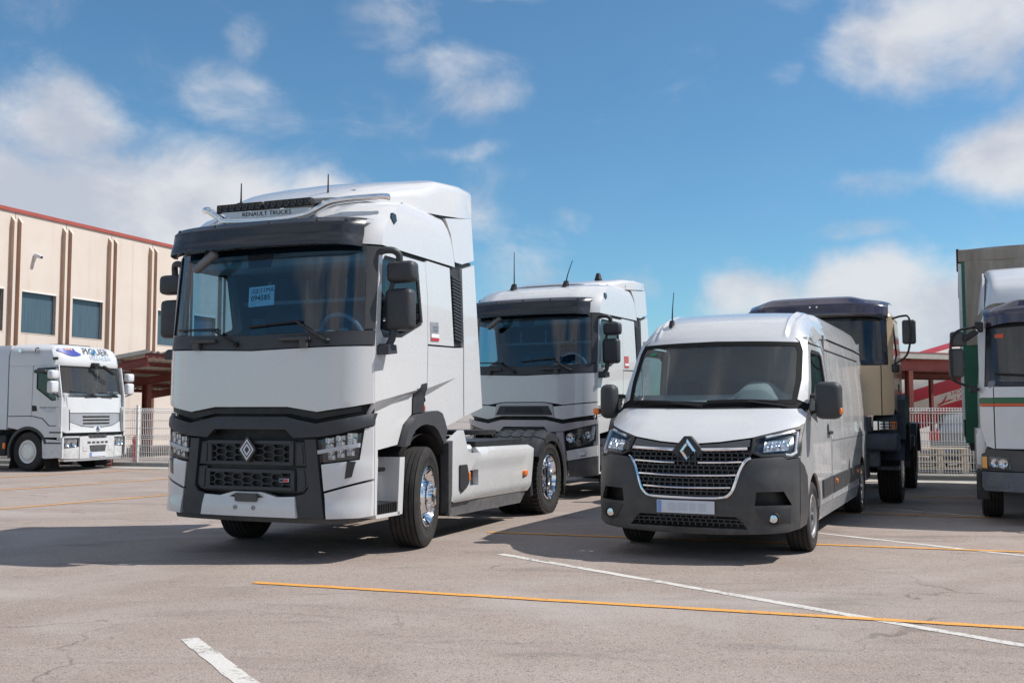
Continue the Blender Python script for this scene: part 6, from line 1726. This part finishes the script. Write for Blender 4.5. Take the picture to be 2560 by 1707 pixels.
# camera on the wall
c = empty('security_camera', bld.matrix_world @ Vector((0, 0, 0)), BY, 'small white security camera bracketed to the cream warehouse wall', 'camera')
c.location = Matrix.Translation((-17.7, 35, 0)) @ Matrix.Rotation(BY, 4, 'Z') @ Vector((TK + .92, 0, 7.05))
bm = B(); cyl(bm, (0, 0, -.1), (0, -.16, -.1), .04, .03, 10); box(bm, -.05, .05, -.03, 0, -.2, .0); fin('bracket', bm, 'galv', c)
bm = B(); M = Matrix.Rotation(radians(20), 4, 'X'); box(bm, -.07, .07, -.34, -.04, -.06, .06, M, .02); fin('housing', bm, 'plate_white', c, 40)
bm = B(); cyl(bm, M @ Vector((0, -.34, 0)), M @ Vector((0, -.352, 0)), .05, .05, 14); fin('lens', bm, 'gloss_black', c)

# ------------------------------------------------------------------ steel shelters
def corrugated(x0_, x1_, y0, y1, zf, n):
    bm = B(); w = (x1_ - x0_) / n; rows = []
    prof = [(0, 0), (.30, 0), (.42, .05), (.72, .05), (.84, 0)]
    xs = []
    for i in range(n):
        for u, h in prof: xs.append((x0_ + w * (i + u), h))
    xs.append((x1_, 0))
    A = [bm.verts.new((x, y0, zf(y0) + h)) for x, h in xs]; C = [bm.verts.new((x, y1, zf(y1) + h)) for x, h in xs]
    for i in range(len(xs) - 1): bm.faces.new((A[i], A[i + 1], C[i + 1], C[i]))
    return bm
def ibeam(bm, p0, p1, h, w, t=.012):
    p0, p1 = Vector(p0), Vector(p1); d = (p1 - p0); L = d.length; d.normalize()
    s = d.cross(Vector((0, 0, 1))); s = s.normalized() if s.length > 1e-3 else Vector((1, 0, 0)); u = s.cross(d)
    M = Matrix(((d.x, s.x, u.x, p0.x), (d.y, s.y, u.y, p0.y), (d.z, s.z, u.z, p0.z), (0, 0, 0, 1)))
    box(bm, 0, L, -t / 2, t / 2, -h / 2, h / 2, M); box(bm, 0, L, -w / 2, w / 2, h / 2 - t, h / 2, M); box(bm, 0, L, -w / 2, w / 2, -h / 2, -h / 2 + t, M)
can = empty('steel_shelter', (-10.25, 28.5, 0), BY, 'red steel shelter with corrugated roof against the cream warehouse', 'shelter')
zf = lambda y: 3.05 - .135 * y
for i in range(6):
    y0 = i * 1.05
    fin('roof_sheet', corrugated(-.12, 14, y0 - .10, y0 + 1.0, lambda y: zf(y) + .012 * (1 if i % 2 else 0), 52), 'roof_sheet', can, None)
for x in (.0, 3.7, 7.4, 11.1):
    bm = B(); ibeam(bm, (x, 0, zf(0) - .24), (x, 6.3, zf(6.3) - .24), .24, .14); fin('rafter', bm, 'steel_red', can, None)
    bm = B(); ibeam(bm, (x, 3.1, 0), (x, 3.1, zf(3.1) - .35), .22, .20); fin('post', bm, 'steel_red', can, None)
for i in range(6):
    y = .02 + i * 1.22
    bm = B(); ibeam(bm, (-.1, y, zf(y) - .065), (14, y, zf(y) - .065), .12, .07, .008); fin('purlin', bm, 'steel_red', can, None)
bm = B(); 
v = [bm.verts.new(q) for q in ((-.13, -.1, zf(-.1) - .02), (-.13, 6.3, zf(6.3) - .02), (-.13, 6.3, zf(6.3) + .09), (-.13, -.1, zf(-.1) + .09))]; bm.faces.new(v); fin('fascia', bm, 'roof_sheet', can)

can2 = empty('steel_frame_shelter', (8.2, 25.05, 0), atan2(.42, .9), 'dark red steel open shelter behind the fence beside the green curtain lorry', 'shelter')
z2 = lambda y: 2.78 - .045 * y
bm = B(); ibeam(bm, (0, 0, 2.60), (9, 0, 2.60), .30, .16); fin('beam', bm, 'trim_red', can2, None)
bm = B(); box(bm, -.1, 9, -.20, -.17, 2.755, 2.90); fin('fascia', bm, 'roof_sheet', can2)
bm = B(); box(bm, -.1, 9, -.21, -.16, 2.90, 2.925); fin('coping', bm, 'trim_red', can2)
for i in range(1, 3):
    bm = B(); ibeam(bm, (0, i * 1.7, z2(i * 1.7) - .14), (9, i * 1.7, z2(i * 1.7) - .14), .24, .12); fin('beam', bm, 'steel_red', can2, None)
for x in (.4, 2.15, 5.2, 8.5):
    bm = B(); ibeam(bm, (x, -.02, 0), (x, -.02, 2.45), .16, .14); fin('post', bm, 'steel_red', can2, None)
    bm = B(); ibeam(bm, (x, 5.1, 0), (x, 5.1, 2.5), .12, .10); fin('post', bm, 'steel_red', can2, None)
    bm = B(); ibeam(bm, (x, -.1, z2(0) - .03), (x, 5.3, z2(5.3) - .03), .06, .08); fin('rafter', bm, 'steel_red', can2, None)
for i in range(5):
    fin('roof_sheet', corrugated(-.1, 9, i * 1.06 - .15, i * 1.06 + .95, lambda y: z2(y) + .05 + .012 * (i % 2), 34), 'roof_sheet', can2, None)

# ------------------------------------------------------------------ tilted silo
sil = empty('mobile_silo', (15.0, 36.0, 2.32), 0, 'tilted red and white striped cement silo lying behind the open shelter', 'silo')
ST = radians(16.5); SR = 1.30
SM = Matrix.Rotation(-ST, 4, 'Y')
def sil_pt(l, a): return SM @ Vector((l, -SR * cos(a), SR * sin(a)))
secs = [(-95, -28, 'silo_red'), (-28, -10, 'silo_white'), (-10, 8, 'silo_red'), (8, 36, 'silo_white'), (36, 50, 'silo_red'), (50, 62, 'silo_white'), (62, 265, 'silo_red')]
for a0, a1, mt in secs:
    bm = B(); grid_mesh(bm, 24, 8, lambda u, v: sil_pt(-4.2 + 10 * u, radians(a0 + (a1 - a0) * v))); fin('stripe', bm, mt, sil, 60)
for e, l in ((-1, -4.2), (1, 5.8)):
    bm = B(); rs = [bm.verts.new(sil_pt(l, 2 * pi * i / 40)) for i in range(40)]; t = bm.verts.new(SM @ Vector((l + e * 1.2, 0, 0)))
    for i in range(40): bm.faces.new((rs[i], rs[(i + 1) % 40], t))
    fin('end_cone', bm, 'silo_white', sil, 30)
def sil_map(l, h): return sil_pt(l, h / SR)
wrap_text('lettering', 'HORMIGONES', .21, sil_map, .72, -.32, 'silo_red', sil, (0, -1, 0), xs=1.15)
wrap_text('lettering', 'LA', .20, sil_map, .22, -.53, 'silo_red', sil, (0, -1, 0), xs=1.3)
bm = B(); patch(bm, [(-.62, -.58), (-.40, -.50), (-.26, -.36), (-.20, -.27), (-.24, -.40), (-.34, -.52), (-.15, -.50), (.04, -.54), (-.14, -.56), (-.36, -.58), (-.50, -.615)], lambda l, h: sil_map(l, h) + Vector((0, -.01, 0)), (0, -1, 0), 0, .1); fin('swoosh', bm, 'silo_red', sil)
bm = B()
for x, zz in ((-3.6, 0.0), (4.6, 0.0)):
    c0 = SM @ Vector((x, 0, -SR * .6))
    for y in (-.7, .7): cyl(bm, (c0.x, y, -2.32), (c0.x, y, c0.z), .09, None, 10)
fin('support', bm, 'steel_red', sil)

# ------------------------------------------------------------------ small things behind the fence
def pallet(loc, yaw, z, label):
    P = empty('pallet', (loc[0], loc[1], z), yaw, label, 'pallet', 'pallets stacked behind the fence')
    for i in range(5):
        y = -.40 + .16 * i + .08; bm = B(); box(bm, -.6, .6, y - .055, y + .055, .122, .144); fin('deck_board', bm, 'wood', P)
    for y in (-.35, 0, .35):
        bm = B(); box(bm, -.6, .6, y - .05, y + .05, 0, .022); fin('bottom_board', bm, 'wood', P)
        for x in (-.53, 0, .53):
            bm = B(); box(bm, x - .07, x + .07, y - .05, y + .05, .022, .10); fin('block', bm, 'wood', P)
    for x in (-.53, 0, .53):
        bm = B(); box(bm, x - .07, x + .07, -.4, .4, .10, .122); fin('stringer', bm, 'wood', P)
    return P
for k, nm in enumerate(('bottom pale wooden pallet in the stack behind the mesh fence', 'second pale wooden pallet up in the stack behind the mesh fence', 'third pale wooden pallet up in the stack behind the mesh fence', 'topmost pale wooden pallet in the stack behind the mesh fence')):
    pallet((9.75, 23.3), radians(-18 + 3 * (k % 2)), .146 * k + .0, nm)

def hatchback(loc, yaw, label):
    P = empty('parked_car', (loc[0], loc[1], 0), yaw, label, 'car')
    prof = lambda x: lerp(x, [-2.0, -1.95, -1.7, -1.2, -.2, .6, 1.1, 1.9, 2.0], [.95, 1.0, 1.30, 1.45, 1.48, 1.38, 1.02, .82, .6])
    bm = B(); rings = []
    for i in range(25):
        x = -2.0 + 4.0 * i / 24; zt = prof(x); e = .80 - .10 * sst(abs(x), 1.5, 2.0)
        bw = e; tw = e * (.72 if zt > 1.0 else .9)
        zs = min(.85, zt * .9)
        rings.append([(x, -bw * .92, .22), (x, -bw, .5), (x, -bw * .98, zs), (x, -tw, zt - .06), (x, -tw * .8, zt), (x, tw * .8, zt), (x, tw, zt - .06), (x, bw * .98, zs), (x, bw, .5), (x, bw * .92, .22)])
    loft(bm, rings, True, True, True); fin('body', bm, 'car_silver', P, 35)
    bm = B(); prism(bm, [(-1.88, .98), (-1.67, 1.28), (-1.62, 1.30), (-1.80, .95)], 'xz', -.52, .52); fin('rear_window', bm, 'gloss_black', P)
    for s in (1, -1):
        bm = B(); prism(bm, [(-1.35, .90), (-1.15, 1.34), (-.2, 1.40), (.45, 1.30), (.85, .92)], 'xz', s * .70, s * .775); fin('side_window', bm, 'gloss_black', P)
        bm = B(); box(bm, -2.03, -1.86, *sorted((s * .48, s * .74)), .72, .95, None, .03); fin('tail_light', bm, 'red', P, 40)
        for x in (-1.25, 1.25): wheel(P, x, s * .70, .30, .19, .19, 'van', 0, 4)
    bm = B(); box(bm, -2.08, -1.9, -.74, .74, .30, .52, None, .05); fin('rear_bumper', bm, 'car_silver', P, 40)
    return P
hatchback((11.75, 25.2), radians(50), 'silver hatchback with red tail lights parked behind the mesh fence')

# red and white block standing by the fence post
rb = empty('warning_block', (-10.35, 26.15, 0), 0, 'small red and white striped block at the foot of the fence', 'marker')
bm = B(); box(bm, -.09, .09, -.07, .07, 0.012, .24, None, .015); fin('block', bm, 'steel_red', rb, 40)
for z in (.07, .15):
    bm = B(); prism(bm, [(-.088, z - .02), (.088, z + .01), (.088, z + .04), (-.088, z + .01)], 'xz', -.074, -.0705); fin('stripe', bm, 'paper', rb)
ex = empty('fire_hydrant', (-10.1, 27.3, 0), 0, 'red hydrant standing behind the mesh fence by the shelter', 'hydrant')
bm = B(); lathe(bm, [(.12, 0), (.12, .05), (.07, .06), (.07, .58), (.09, .60), (.09, .66), (.06, .74), (0, .77)], (0, 0, 0), (0, 0, 1), 20); fin('barrel', bm, 'red', ex, 40)
for s in (1, -1):
    bm = B(); cyl(bm, (s * .05, 0, .48), (s * .13, 0, .48), .04, .045, 12); fin('outlet', bm, 'steel_grey', ex, 40)

# ------------------------------------------------------------------ vehicles
tractor('truck_tractor', (-2.028, 11.165, -1.952), 'white tractor unit with roof light bar, paper on its windscreen and chrome wheels', True)
tractor('truck_tractor', (0.849, 18.115, -2.06), 'white tractor unit with mauve grille surround parked behind the white van', False)
van((2.03, 10.54, -2.012), 'white panel van with black bumper, chrome grille bars and blank number plate')
haulage_tractor((-11.14, 25.19, -.32), 'older white haulage tractor with blue lettering on its roof by the warehouse')
tan_lorry((5.05, 16.48, -2.007), 'tan construction lorry with dark visor and navy bumper behind the van')
curtain_lorry((7.42, 13.52, -1.985), 'white lorry with green and orange stripe and green curtain body')
bpy.context.view_layer.update()
